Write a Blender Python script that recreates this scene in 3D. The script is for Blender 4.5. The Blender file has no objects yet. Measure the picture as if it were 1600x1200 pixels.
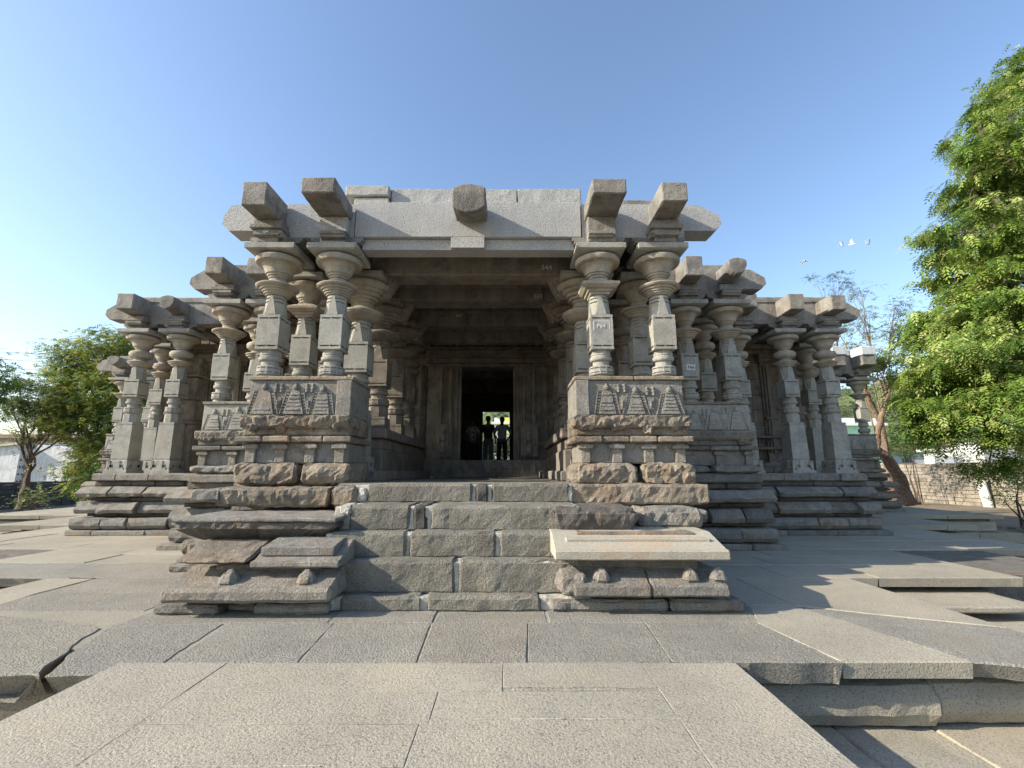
import bpy, math, random
import numpy as np
from mathutils import Vector, noise
random.seed(7)
rng = np.random.default_rng(11)
R = math.radians
scene = bpy.context.scene
col = scene.collection

# ------------------------------------------------------------------ materials
def new_mat(name):
    m = bpy.data.materials.new(name); m.use_nodes = True
    nt = m.node_tree; nt.nodes.clear()
    out = nt.nodes.new('ShaderNodeOutputMaterial'); b = nt.nodes.new('ShaderNodeBsdfPrincipled')
    nt.links.new(b.outputs[0], out.inputs[0]); return m, nt, b

def ramp(nt, src, stops):
    r = nt.nodes.new('ShaderNodeValToRGB'); e = r.color_ramp.elements
    while len(e) < len(stops): e.new(0.5)
    for k, (p, c) in enumerate(stops):
        e[k].position = p; e[k].color = c if len(c) == 4 else (*c, 1)
    nt.links.new(src, r.inputs[0]); return r.outputs[0]

def noi(nt, vec, scale, detail=4, rough=.55, dist=0):
    n = nt.nodes.new('ShaderNodeTexNoise'); n.inputs['Scale'].default_value = scale
    n.inputs['Detail'].default_value = detail; n.inputs['Roughness'].default_value = rough
    n.inputs['Distortion'].default_value = dist
    nt.links.new(vec, n.inputs['Vector']); return n.outputs['Fac']

def mixc(nt, fac, a, b, mode='MIX'):
    m = nt.nodes.new('ShaderNodeMix'); m.data_type = 'RGBA'; m.blend_type = mode
    for sock, v in ((m.inputs[0], fac), (m.inputs[6], a), (m.inputs[7], b)):
        if hasattr(v, 'is_linked'): nt.links.new(v, sock)
        elif isinstance(v, (int, float)): sock.default_value = v
        else: sock.default_value = (*v, 1)
    return m.outputs[2]

def mth(nt, op, a, b=None):
    m = nt.nodes.new('ShaderNodeMath'); m.operation = op
    for sock, v in ((m.inputs[0], a), (m.inputs[1], b)):
        if v is None: continue
        if hasattr(v, 'is_linked'): nt.links.new(v, sock)
        else: sock.default_value = v
    return m.outputs[0]

def stone(name, light, dark, rust=None, rust_amt=.3, speck=.5, rough_bump=.5, fine_bump=.3, streak=.25, blotch=2.2, tint=.35, spk_scale=75, coarse=9, crust=.0):
    m, nt, b = new_mat(name)
    geo = nt.nodes.new('ShaderNodeNewGeometry'); P = geo.outputs['Position']
    big = noi(nt, P, blotch, 6, .62)
    c = ramp(nt, big, [(.32, dark), (.68, light)])
    sp = noi(nt, P, spk_scale, 2, .7)
    spc = ramp(nt, sp, [(.36, (.42, .42, .43)), (.47, (.95, .95, .95)), (.56, (1, 1, 1)), (.68, (1.0, 1.0, .99))])
    c = mixc(nt, speck, c, spc, 'MULTIPLY')
    mp = nt.nodes.new('ShaderNodeMapping'); mp.inputs['Scale'].default_value = (5, 5, .6); nt.links.new(P, mp.inputs[0])
    st = noi(nt, mp.outputs[0], 1.3, 5, .65)
    stc = ramp(nt, st, [(.3, (.35, .33, .31)), (.55, (1, 1, 1))])
    c = mixc(nt, streak, c, stc, 'MULTIPLY')
    if rust:
        rn = noi(nt, P, 1.7, 5, .7, .4)
        rf = ramp(nt, rn, [(.5, (0, 0, 0)), (.68, (rust_amt,)*3)])
        c = mixc(nt, rf, c, rust)
    if crust:
        cn_ = noi(nt, P, 2.6, 9, .68, .3)
        c = mixc(nt, ramp(nt, cn_, [(.5, (0, 0, 0)), (.60, (crust,)*3), (.75, (crust*.75,)*3)]), c, (.085, .08, .075))
    # lichen specks
    ln = noi(nt, P, 14, 3, .75)
    lf = ramp(nt, ln, [(.66, (0, 0, 0)), (.74, (.35, .35, .35))])
    c = mixc(nt, lf, c, tuple(min(1, v*1.55) for v in light))
    at = nt.nodes.new('ShaderNodeAttribute'); at.attribute_name = 'tint'
    tc = ramp(nt, at.outputs['Fac'], [(0, (1-tint, 1-tint*1.02, 1-tint*1.05)), (.5, (1, 1, 1)), (.75, (1.0, .965, .92)), (1, (1, .99, .97))])
    c = mixc(nt, 1.0, c, tc, 'MULTIPLY')
    nt.links.new(c, b.inputs['Base Color'])
    b.inputs['Roughness'].default_value = .88
    b.inputs['Specular IOR Level'].default_value = .25
    h1 = noi(nt, P, coarse, 6, .7); h2 = noi(nt, P, 55, 3, .7)
    hh = mth(nt, 'ADD', mth(nt, 'MULTIPLY', h1, rough_bump), mth(nt, 'MULTIPLY', h2, fine_bump))
    bp = nt.nodes.new('ShaderNodeBump'); bp.inputs['Distance'].default_value = .045; bp.inputs['Strength'].default_value = 1.0
    nt.links.new(hh, bp.inputs['Height']); nt.links.new(bp.outputs[0], b.inputs['Normal'])
    return m

def plain(name, color, rough=.8, metal=0, var=.2, scale=8, bump=0):
    m, nt, b = new_mat(name)
    geo = nt.nodes.new('ShaderNodeNewGeometry'); P = geo.outputs['Position']
    n = noi(nt, P, scale, 5, .6)
    c = ramp(nt, n, [(.3, tuple(v*(1-var) for v in color)), (.7, tuple(min(1, v*(1+var*.6)) for v in color))])
    nt.links.new(c, b.inputs['Base Color']); b.inputs['Roughness'].default_value = rough; b.inputs['Metallic'].default_value = metal
    if bump:
        bp = nt.nodes.new('ShaderNodeBump'); bp.inputs['Distance'].default_value = bump; nt.links.new(n, bp.inputs['Height']); nt.links.new(bp.outputs[0], b.inputs['Normal'])
    return m

M = {}
M['pillar'] = stone('pillar granite', (0.443, 0.433, 0.381), (0.335, 0.332, 0.299), (.36, .27, .18), .25, .75, .12, .35, .25, 2.5, tint=.25, crust=.28)
M['disc'] = stone('turned capital granite', (0.453, 0.418, 0.345), (0.355, 0.321, 0.263), (.40, .27, .15), .5, .6, .12, .3, .35, 3, tint=.25, crust=.3)
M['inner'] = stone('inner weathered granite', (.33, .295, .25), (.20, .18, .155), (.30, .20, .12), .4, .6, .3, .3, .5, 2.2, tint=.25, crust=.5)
M['lintel'] = stone('new pale granite', (0.492, 0.490, 0.474), (0.424, 0.423, 0.412), None, 0, .9, .15, .45, .12, 1.2, tint=.1, spk_scale=60, crust=.06)
M['beam'] = stone('old beam granite', (0.404, 0.383, 0.345), (0.276, 0.265, 0.242), (.36, .26, .18), .3, .9, .5, .6, .35, 2.5, tint=.25, crust=.45)
M['course'] = stone('plinth course stone', (0.424, 0.408, 0.366), (0.266, 0.255, 0.232), (.40, .27, .16), .45, .75, 1.0, .7, .35, 2.6, tint=.4, coarse=24, crust=.45)
M['rusty'] = stone('iron stained stone', (0.492, 0.433, 0.345), (0.286, 0.250, 0.206), (.46, .29, .17), .5, .75, 1.2, .8, .4, 3.2, tint=.3, coarse=26, crust=.5)
M['step'] = stone('step stone', (0.364, 0.347, 0.294), (0.261, 0.250, 0.216), (.38, .31, .2), .2, .8, .9, 1.1, .2, 2, tint=.4, coarse=24, crust=.25)
M['dark'] = stone('blackened stone and recess shade', (0.236, 0.214, 0.191), (0.118, 0.112, 0.103), (.34, .27, .2), .5, .6, 1.2, .9, .3, 3, tint=.3)
M['paving'] = stone('smooth granite paving', (.415, .38, .305), (.315, .29, .235), (.40, .345, .25), .45, .85, .04, .2, 0, .8, tint=.2, spk_scale=85, coarse=5, crust=.07)
M['rough_paving'] = stone('hammered granite paving', (0.384, 0.367, 0.319), (0.305, 0.291, 0.258), (.40, .32, .23), .25, .85, .5, .8, 0, 1.6, tint=.12, coarse=16, crust=.12)
M['rust_paving'] = stone('rust streaked smooth slab', (.43, .40, .325), (.36, .335, .275), (.42, .28, .17), .45, .75, .04, .16, 0, .8, tint=.15, spk_scale=85, coarse=5)
M['mortar'] = stone('lime mortar', (.54, .515, .45), (.34, .325, .28), None, 0, .25, .6, .3, 0, 5, tint=.1)
M['wallstone'] = stone('wall masonry', (.37, .335, .275), (.24, .215, .18), (.42, .33, .22), .3, .4, .8, .3, .3, 1.5, tint=.35, crust=.3)
M['whitewash'] = stone('whitewashed wall', (.78, .79, .78), (.60, .62, .62), (.35, .36, .33), .6, .1, .2, .1, .5, .5, tint=.1)
M['black'] = plain('wall stone darkened as shade', (.07, .065, .06), .9, 0, .4, 3, .03)  # left boundary wall: shade on its visible side put into the base colour
M['earth'] = stone('dry earth', (.30, .245, .18), (.19, .155, .115), (.2, .19, .1), .6, .5, 1.5, .5, 0, 1.3, tint=.2)
M['paint'] = plain('white number paint', (.62, .62, .60), .7)
M['ink'] = plain('dark marker', (.04, .05, .06), .7)
M['bark'] = plain('bark', (.13, .095, .07), .95, 0, .5, 12, .05)
M['barkred'] = plain('gnarled bark', (.24, .165, .115), .95, 0, .5, 9, .08)
M['metal'] = plain('painted iron', (.05, .05, .055), .5, .6)

def leafmat(name, a, b_, c_=None, trans=.35, far=False):
    m, nt, b = new_mat(name)
    geo = nt.nodes.new('ShaderNodeNewGeometry')
    at = nt.nodes.new('ShaderNodeAttribute'); at.attribute_name = 'tint'
    stops = [(0, a), (.6, b_)] + ([(.93, c_)] if c_ else [])
    c = ramp(nt, at.outputs['Fac'], stops)
    nt.links.new(c, b.inputs['Base Color']); b.inputs['Roughness'].default_value = .55; b.inputs['Specular IOR Level'].default_value = .3
    tr = nt.nodes.new('ShaderNodeBsdfTranslucent'); nt.links.new(c, tr.inputs['Color'])
    mx = nt.nodes.new('ShaderNodeMixShader'); mx.inputs[0].default_value = trans
    out = [n for n in nt.nodes if n.type == 'OUTPUT_MATERIAL'][0]
    nt.links.new(b.outputs[0], mx.inputs[1]); nt.links.new(tr.outputs[0], mx.inputs[2]); nt.links.new(mx.outputs[0], out.inputs[0])
    return m
M['leaf_bright'] = leafmat('bright leaves', (.08, .15, .03), (.235, .345, .06), (.40, .45, .15))
M['leaf_deep'] = leafmat('deep leaves', (.035, .085, .02), (.09, .18, .035), (.17, .26, .05))
M['leaf_mix'] = leafmat('mixed leaves', (.08, .15, .03), (.24, .33, .08), (.48, .43, .09))
M['leaf_pale'] = leafmat('pale leaves', (.12, .17, .06), (.24, .30, .11), (.32, .34, .16))
M['leaf_far'] = leafmat('distant leaves', (.07, .11, .05), (.14, .19, .09), (.2, .24, .13))

# ------------------------------------------------------------------ mesh buffer
class MB:
    def __init__(s): s.v = []; s.f = []; s.t = []; s.m = []; s.cur = 0
    def add(s, verts, faces, tint=None):
        o = len(s.v); tint = random.random()*.7+.15 if tint is None else tint
        s.v.extend(verts); s.t.extend([tint]*len(verts))
        s.f.extend([tuple(i+o for i in f) for f in faces]); s.m.extend([s.cur]*len(faces))
    def build(s, name, mat, parent=None, smooth=False, label=None, loc=None):
        me = bpy.data.meshes.new(name); me.from_pydata([tuple(p) for p in s.v], [], s.f)
        for mm in (mat if isinstance(mat, (list, tuple)) else [mat]): me.materials.append(mm)
        if isinstance(mat, (list, tuple)): me.polygons.foreach_set('material_index', s.m)
        a = me.attributes.new('tint', 'FLOAT', 'POINT'); a.data.foreach_set('value', s.t)
        if smooth:
            try: me.shade_smooth(); me.set_sharp_from_angle(angle=R(25))
            except Exception: pass
        me.update()
        o = bpy.data.objects.new(name, me); col.objects.link(o)
        if parent is not None: o.parent = parent
        if loc: o.location = loc
        if label: o['label'] = label
        return o

def empty(name, loc, label, cat, group=None):
    o = bpy.data.objects.new(name, None); col.objects.link(o); o.location = loc; o.empty_display_size = .2
    o['label'] = label; o['category'] = cat
    if group: o['group'] = group
    return o
def tag(o, label, cat, group=None):
    o['label'] = label; o['category'] = cat
    if group: o['group'] = group
    return o
def struct(o): o['kind'] = 'structure'; return o

def axis_lat(L, s, c):
    if L <= 2.2*c: return [0, L*.5, L]
    n = max(1, int(round((L-2*c)/s)))
    return [0] + [c + (L-2*c)*k/n for k in range(n+1)] + [L]

def rb(mb, x0, x1, y0, y1, z0, z1, s=.1, amp=.01, c=.02, prof=None, skew=None, tint=None, freq=3.0, chip=1.0, seed=None, pax='xy', facet=None):
    """worn stone block; prof(t)-> inset from the faces at height fraction t"""
    if x1 < x0: x0, x1 = x1, x0
    if y1 < y0: y0, y1 = y1, y0
    c = min(c, (x1-x0)*.3, (y1-y0)*.3, (z1-z0)*.3)
    X = axis_lat(x1-x0, s, c); Y = axis_lat(y1-y0, s, c); Z = axis_lat(z1-z0, min(s, max(.03, (z1-z0)/3)), c)
    nx, ny, nz = len(X)-1, len(Y)-1, len(Z)-1
    idx = {}; vs = []; fs = []
    sd = random.random()*50 if seed is None else seed
    if facet is None: facet = amp*.75 if amp > .015 else 0
    cx, cy = (x0+x1)/2, (y0+y1)/2
    def vid(i, j, k):
        key = (i, j, k)
        if key in idx: return idx[key]
        ei = i in (0, nx); ej = j in (0, ny); ek = k in (0, nz)
        px, py, pz = X[i], Y[j], Z[k]
        n = ei+ej+ek
        wp = Vector((x0+px, y0+py, z0+pz))
        if n >= 2:
            q = c*(.42 if n == 2 else .6)*(1 + chip*1.6*max(0, noise.noise(wp*5+Vector((sd, 0, 0)))))
            if ei: px += q if i == 0 else -q
            if ej: py += q if j == 0 else -q
            if ek: pz += q if k == 0 else -q
        x, y, z = x0+px, y0+py, z0+pz
        if prof:
            ins = prof((z-z0)/(z1-z0))
            if 'x' in pax: x = cx + (x-cx)*max(.02, ((x1-x0)/2-ins))/((x1-x0)/2)
            if 'y' in pax: y = cy + (y-cy)*max(.02, ((y1-y0)/2-ins))/((y1-y0)/2)
            if 'F' in pax: y = y1 - (y1-y)*max(.02, (y1-y0-ins))/(y1-y0)
            if 'L' in pax: x = x1 - (x1-x)*max(.02, (x1-x0-ins))/(x1-x0)
            if 'R' in pax: x = x0 + (x-x0)*max(.02, (x1-x0-ins))/(x1-x0)
        if amp:
            nv = noise.noise_vector(wp*freq+Vector((sd, sd, 0))) + .45*noise.noise_vector(wp*freq*3.1) + (.25*noise.noise_vector(wp*freq*8) if s < .09 else Vector((0, 0, 0)))
            am = amp*(.55 if facet > 0 else 1)
            x += nv.x*am; y += nv.y*am; z += nv.z*am*.8
        if facet is not None and n and facet > 0:
            f1 = noise.voronoi(wp*freq*1.25+Vector((sd, 0, sd)))[0]; f2 = noise.voronoi(wp*freq*3.2+Vector((sd, 3, sd)))[0]
            dd = facet*(1.35*((f1[1]-f1[0])*1.5-.45)+.6*((f2[1]-f2[0])*1.5-.4))/math.sqrt(n)
            if ei: x += dd if i else -dd
            if ej: y += dd if j else -dd
            if ek: z += (dd if k else -dd)*.5
        if skew: x, y, z = skew(x, y, z)
        idx[key] = len(vs); vs.append((x, y, z)); return idx[key]
    for i in range(nx):
        for j in range(ny):
            fs.append((vid(i, j, 0), vid(i, j+1, 0), vid(i+1, j+1, 0), vid(i+1, j, 0)))
            fs.append((vid(i, j, nz), vid(i+1, j, nz), vid(i+1, j+1, nz), vid(i, j+1, nz)))
    for i in range(nx):
        for k in range(nz):
            fs.append((vid(i, 0, k), vid(i+1, 0, k), vid(i+1, 0, k+1), vid(i, 0, k+1)))
            fs.append((vid(i, ny, k), vid(i, ny, k+1), vid(i+1, ny, k+1), vid(i+1, ny, k)))
    for j in range(ny):
        for k in range(nz):
            fs.append((vid(0, j, k), vid(0, j, k+1), vid(0, j+1, k+1), vid(0, j+1, k)))
            fs.append((vid(nx, j, k), vid(nx, j+1, k), vid(nx, j+1, k+1), vid(nx, j, k+1)))
    mb.add(vs, fs, tint)

def box(mb, x0, x1, y0, y1, z0, z1, tint=None):
    if x1 < x0: x0, x1 = x1, x0
    v = [(x0, y0, z0), (x1, y0, z0), (x1, y1, z0), (x0, y1, z0), (x0, y0, z1), (x1, y0, z1), (x1, y1, z1), (x0, y1, z1)]
    mb.add(v, [(0, 3, 2, 1), (4, 5, 6, 7), (0, 1, 5, 4), (1, 2, 6, 5), (2, 3, 7, 6), (3, 0, 4, 7)], tint)

def slim(prof, k=.92): return [(r*k, z) for r, z in prof]
def lathe(mb, prof, n=28, cx=0, cy=0, rot=0, tint=.5, amp=0):
    """prof: list of (r, z) bottom to top"""
    vs = []; fs = []
    for r, z in prof:
        for k in range(n):
            a = rot + 2*math.pi*k/n
            x, y = cx+r*math.cos(a), cy+r*math.sin(a)
            if amp:
                nv = noise.noise_vector(Vector((x*9, y*9, z*9))); x += nv.x*amp; y += nv.y*amp
            vs.append((x, y, z))
    for i in range(len(prof)-1):
        for k in range(n):
            a, b = i*n+k, i*n+(k+1) % n
            fs.append((a, b, b+n, a+n))
    fs.append(tuple(range(n-1, -1, -1))); fs.append(tuple((len(prof)-1)*n+k for k in range(n)))
    mb.add(vs, fs, tint)

def sq(mb, prof, cx=0, cy=0, tint=.5):
    """square rings: (half, z)"""
    lathe(mb, [(h*math.sqrt(2), z) for h, z in prof], 4, cx, cy, math.pi/4, tint)

def prism(mb, pts, y0, y1, axis='y', tint=None):
    """extrude a closed XZ polygon along y (or YZ polygon along x)"""
    n = len(pts)
    if axis == 'y': v = [(p[0], y0, p[1]) for p in pts] + [(p[0], y1, p[1]) for p in pts]
    else: v = [(y0, p[0], p[1]) for p in pts] + [(y1, p[0], p[1]) for p in pts]
    f = [tuple(range(n)), tuple(range(2*n-1, n-1, -1))] + [(k, k+n, (k+1) % n+n, (k+1) % n) for k in range(n)]
    mb.add(v, f, tint)

AX = -.66      # axis of the temple

# ------------------------------------------------------------------ pillars
def groove_block(mb, h, z0, z1, gw=.024, gd=.045, tint=.5):
    """square block with a slot near its top and bottom, broken by tabs"""
    e = .045
    sq(mb, [(h-.008, z0), (h, z0+.008), (h, z0+e), (h-gd, z0+e+.001), (h-gd, z0+e+gw), (h, z0+e+gw+.001),
            (h, z1-e-gw-.001), (h-gd, z1-e-gw), (h-gd, z1-e-.001), (h, z1-e), (h, z1-.008), (h-.008, z1)], tint=tint)
    for zz in (z0+e, z1-e-gw):
        for t in (-h+.012, -.008, h-.028):
            box(mb, t, t+.016, -h+.0005, -h+gd+.004, zz-.0005, zz+gw+.0005, tint)
            box(mb, t, t+.016, h-gd-.004, h-.0005, zz-.0005, zz+gw+.0005, tint)
            box(mb, -h+.0005, -h+gd+.004, t, t+.016, zz-.0005, zz+gw+.0005, tint)
            box(mb, h-gd-.004, h-.0005, t, t+.016, zz-.0005, zz+gw+.0005, tint)

def bell(mb, z0, z1, h):
    L = z1-z0
    lathe(mb, [(h*1.0, z0), (h*1.0, z0+.012), (h*.99, z0+L*.2), (h*.98, z0+L*.6), (h*.84, z0+L*.61), (h*.84, z0+L*.66),
               (h*.98, z0+L*.67), (h*.97, z0+L*.77), (h*.83, z0+L*.78), (h*.83, z0+L*.83), (h*.97, z0+L*.84), (h*.9, z0+L*.97), (h*.86, z1)], 28)
    zt = z0+(z1-z0)*.93
    for a in range(4):
        ca, sa = math.cos(a*math.pi/2), math.sin(a*math.pi/2)
        def rot(x, y, z): return (x*ca-y*sa, x*sa+y*ca, z)
        w0, w1 = h*.56, h*.10
        fy0, fy1 = -h*1.035, -h*.99
        v = [rot(-w0, fy0, z0+.012), rot(w0, fy0, z0+.012), rot(w1, fy1, zt), rot(-w1, fy1, zt), rot(-w0, 0, z0+.012), rot(w0, 0, z0+.012), rot(w1, 0, zt), rot(-w1, 0, zt)]
        mb.add(v, [(0, 1, 2, 3), (1, 5, 6, 2), (0, 3, 7, 4), (3, 2, 6, 7), (0, 4, 5, 1)], .5)

def octring(mb, h, z0, z1, gw=.01, n=12, rot=math.pi/12, slots=True):
    g = .02
    if slots:
        lathe(mb, [(h-.012, z0), (h, z0+.012), (h, z0+.028), (h-g, z0+.029), (h-g, z0+.029+gw), (h, z0+.03+gw), (h, z1-.03-gw), (h-g, z1-.029-gw), (h-g, z1-.029), (h, z1-.028), (h, z1-.012), (h-.012, z1)], n, 0, 0, rot)
        for k in range(n):
            a = rot+2*math.pi*k/n
            rr = h-.010
            for zz in (z0+.028, z1-.030-gw):
                cx, cy = rr*math.cos(a), rr*math.sin(a)
                box(mb, cx-.009, cx+.009, cy-.009, cy+.009, zz, zz+gw+.002, .5)
    else:
        lathe(mb, [(h-.008, z0), (h, z0+.008), (h, z1-.008), (h-.008, z1)], n, 0, 0, rot)

def pillar_meshes(kind):
    """origin at pillar foot axis, heights are eye-relative; returns list of (name, mb, material)"""
    k = 1.0
    out = []
    s = MB()
    rr = .148
    hb = .175
    if kind == 'short': zb = 1.85; zt = 2.41
    elif kind == 'big': zb = 1.72; zt = 2.28; hb = .205; rr = .175
    else: zb = 1.82; zt = 2.26; hb = .178
    blk = MB(); groove_block(blk, hb, zb, zt); out.append(('block', blk, 'pillar'))
    bell(s, zt-.002, 2.76 if kind != 'big' else 2.70, rr*1.03)
    lathe(s, [(.1, zb-.1), (.1, zt+.05)], 12)
    # rings under the block
    lathe(s, [(rr*.95, zb-.05), (rr*1.0, zb-.045), (rr*1.0, zb+.002)], 8, 0, 0, math.pi/8)
    z = zb-.05
    lathe(s, [(rr*.86, z-.13), (rr*.88, z-.118), (rr*1.06, z-.112), (rr*1.14, z-.095), (rr*1.15, z-.055), (rr*1.04, z-.05), (rr*1.0, z-.03), (rr*1.05, z-.025), (rr*1.05, z)], 28)
    z -= .13
    lathe(s, [(rr*.88, z-.07), (rr*.85, z-.05), (rr*.85, z+.001)], 28)
    octring(s, rr*1.28, z-.21, z-.07, gw=.014)
    z -= .21
    if kind == 'short':
        lathe(s, [(rr*1.15, .55), (rr*1.1, z-.1), (rr*1.02, z-.08), (rr*1.0, z+.001)], 28)
    else:
        lathe(s, [(rr*1.02, z-.03), (rr*.98, z+.001)], 28)
        octring(s, rr*1.22, z-.24, z-.03, slots=False, n=8, rot=math.pi/8)
        z -= .24
        big = MB(); h0 = hb*1.02; h1 = hb*1.14
        sq(big, [(h1-.01, .3), (h1, .31), (h0+.004, z-.055), (h0-.014, z-.054), (h0-.014, z-.042), (h0, z-.041), (h0, z-.008), (h0-.01, z)])
        out.append(('lower_block', big, 'pillar'))
        bs = MB()
        hh = hb*1.38
        sq(bs, [(hh+.03, -.16), (hh+.03, .04), (hh+.0, .05), (hh, .10), (hh-.05, .102), (hh-.05, .165), (hh-.01, .168), (hh-.01, .23), (hh-.06, .302)])
        for a in range(4):
            ca, sa = math.cos(a*math.pi/2), math.sin(a*math.pi/2)
            for (t0, t1) in ((-.07, .07), (-hh+.0, -hh+.05), (hh-.05, hh)):
                v = [(t0, -hh-.002, .0), (t1, -hh-.002, .0), (t1, -hh-.002, .265), (t0, -hh-.002, .265), (t0, -hh+.08, .0), (t1, -hh+.08, .0), (t1, -hh+.08, .265), (t0, -hh+.08, .265)]
                v = [(x*ca-y*sa, x*sa+y*ca, zz) for x, y, zz in v]
                bs.add(v, [(0, 1, 2, 3), (1, 5, 6, 2), (0, 3, 7, 4), (3, 2, 6, 7), (0, 4, 5, 1)], .5)
        out.append(('base', bs, 'pillar'))
    out.insert(0, ('shaft', s, 'pillar'))
    # turned discs
    q = 1.35 if kind == 'big' else 1.0
    c = MB()
    if kind == 'short':
        lathe(c, [(.165, 2.755), (.175, 2.775), (.195, 2.78), (.20, 2.805), (.222, 2.81), (.228, 2.838), (.255, 2.843), (.262, 2.87), (.30, 2.878), (.322, 2.898), (.324, 2.912), (.305, 2.925), (.235, 2.945), (.175, 2.97), (.143, 3.0), (.14, 3.03)], 40)
    elif kind == 'big':
        lathe(c, [(.19, 2.695), (.26, 2.72), (.30, 2.74), (.33, 2.77), (.37, 2.79), (.40, 2.83), (.395, 2.86), (.32, 2.89), (.23, 2.93), (.2, 2.96), (.2, 3.03)], 40)
    elif kind == 'square':
        pass
    else:
        lathe(c, [(.155, 2.60), (.19, 2.615), (.20, 2.64), (.235, 2.655), (.25, 2.685), (.275, 2.70), (.27, 2.72), (.20, 2.75), (.15, 2.77), (.145, 2.80), (.18, 2.815), (.235, 2.85), (.26, 2.90), (.258, 2.95), (.235, 2.985), (.20, 2.97), (.17, 3.0), (.15, 3.03)], 36)
    if kind == 'big':
        up = [(.2, 3.02), (.215, 3.045), (.235, 3.05), (.24, 3.09), (.30, 3.095), (.31, 3.135), (.38, 3.14), (.39, 3.19), (.44, 3.20), (.46, 3.255), (.50, 3.262), (.54, 3.29), (.56, 3.32), (.558, 3.355), (.54, 3.38), (.5, 3.4), (.45, 3.41)]
    else:
        up = [(.135, 3.02), (.14, 3.045), (.16, 3.05), (.163, 3.08), (.187, 3.085), (.192, 3.115), (.217, 3.12), (.224, 3.155), (.24, 3.20), (.27, 3.245), (.295, 3.268), (.33, 3.275), (.375, 3.29), (.39, 3.322), (.394, 3.35), (.38, 3.376), (.35, 3.39), (.30, 3.395), (.29, 3.425)]
    lathe(c, slim(up), 40)
    out.append(('disc_capital', c, 'disc'))
    a = MB(); ha = .385 if kind != 'big' else .47
    sq(a, [(ha*.86, 3.408), (ha-.01, 3.425), (ha, 3.432), (ha, 3.512), (ha-.008, 3.52)])
    out.append(('abacus', a, 'pillar'))
    return out

def bracket_mb(wx=.42, wy=.42, d=.19, top=3.70):
    mb = MB()
    def pr(w): return [(-w, top), (-w, top-.05), (-w*.93, top-.06), (-w*.9, top-.09), (-w*.72, top-.1), (-w*.66, top-.13), (-w*.5, top-.178), (w*.5, top-.178), (w*.66, top-.13), (w*.72, top-.1), (w*.9, top-.09), (w*.93, top-.06), (w, top-.05), (w, top)]
    prism(mb, pr(wx), -d, d, 'y', .4)
    prism(mb, [(p[0], p[1]-.0015 if p[1] > top-.01 else p[1]+.001) for p in pr(wy)], -d-.003, d+.003, 'x', .4)
    return mb

LIB = {}
for kd in ('short', 'full', 'big'):
    LIB[kd] = pillar_meshes(kd)
sqk = pillar_meshes('short')
for nm, mbx, mt in sqk:     # variant with a square middle capital
    if nm == 'disc_capital':
        mbx.__init__()
        sq(mbx, [(.15, 2.755), (.16, 2.79), (.19, 2.795), (.2, 2.825), (.235, 2.835), (.285, 2.88), (.29, 2.92), (.25, 2.935), (.17, 2.985), (.13, 3.0), (.13, 3.03)])
        lathe(mbx, slim([(.135, 3.02), (.14, 3.045), (.16, 3.05), (.163, 3.08), (.187, 3.085), (.192, 3.115), (.217, 3.12), (.224, 3.155), (.24, 3.20), (.27, 3.245), (.295, 3.268), (.33, 3.275), (.375, 3.29), (.39, 3.322), (.394, 3.35), (.38, 3.376), (.35, 3.39), (.30, 3.395), (.29, 3.425)]), 40)
LIB['square'] = sqk
LIBO = {}
temple = empty('stone_temple', (AX, 6.2, -1.38), 'old grey granite temple with ring-carved pillars and projecting stone beams on a stepped plinth', 'temple')
TP = (AX, 6.2, -1.38)
def tpart(mb, name, mat, smooth=False, label=None, parent=None):
    """mesh given in world space, parented to the temple"""
    o = mb.build(name, mat, None, smooth, label)
    p = parent or temple
    o.parent = p; o.matrix_parent_inverse = p.matrix_basis.inverted() if p is temple else (temple.matrix_basis).inverted()
    return o

def put_pillar(kind, xr, y, inner=False, label=None):
    x = AX+xr
    res = None
    for i, (nm, mbx, mt) in enumerate(LIB[kind]):
        key = (kind, nm, inner)
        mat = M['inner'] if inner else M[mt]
        if key not in LIBO:
            o = mbx.build('pillar' if i == 0 else nm, mat, None, True); LIBO[key] = o
        else:
            o = LIBO[key].copy(); col.objects.link(o)
        if i == 0:
            o.parent = temple; o.location = (x-TP[0], y-TP[1], -TP[2]); res = o
            if label: o['label'] = label
        else:
            o.parent = res; o.location = (0, 0, 0)
    key = (inner, 'br')
    if key not in LIBO:
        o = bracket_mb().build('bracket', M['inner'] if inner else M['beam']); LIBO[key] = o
    else:
        o = LIBO[key].copy(); col.objects.link(o)
    o.parent = res; o.location = (0, 0, 0)
    return res

for xr in (-3.07, -2.1, 2.1, 3.07):
    put_pillar('square' if xr == 2.1 else 'short', xr, 7.02)
put_pillar('square', -3.05, 8.1); put_pillar('short', 3.05, 8.1)
for s_ in (-1, 1):
    put_pillar('big', s_*2.05, 8.12)
    for y in (9.45, 10.9): put_pillar('big', s_*2.05, y, True)
    put_pillar('full', s_*2.05, 12.4, True)
    put_pillar('full', s_*3.1, 9.45, True); put_pillar('full', s_*3.1, 10.9, True)
    for xr in (4.4, 5.28): put_pillar('short', s_*xr, 9.42)
    put_pillar('full', s_*4.4, 10.7, True); put_pillar('full', s_*5.28, 10.6)
    if s_ > 0: put_pillar('full', s_*6.5, 11.45)
    for xr in (7.68, 8.70):
        put_pillar('full', s_*xr, 11.4)
    put_pillar('full', s_*9.12, 12.75)
    for xr in (13.0, 14.1): put_pillar('short', s_*xr, 17.45)
    put_pillar('short', s_*14.1, 19.6); put_pillar('short', s_*11.9, 17.6)

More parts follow.
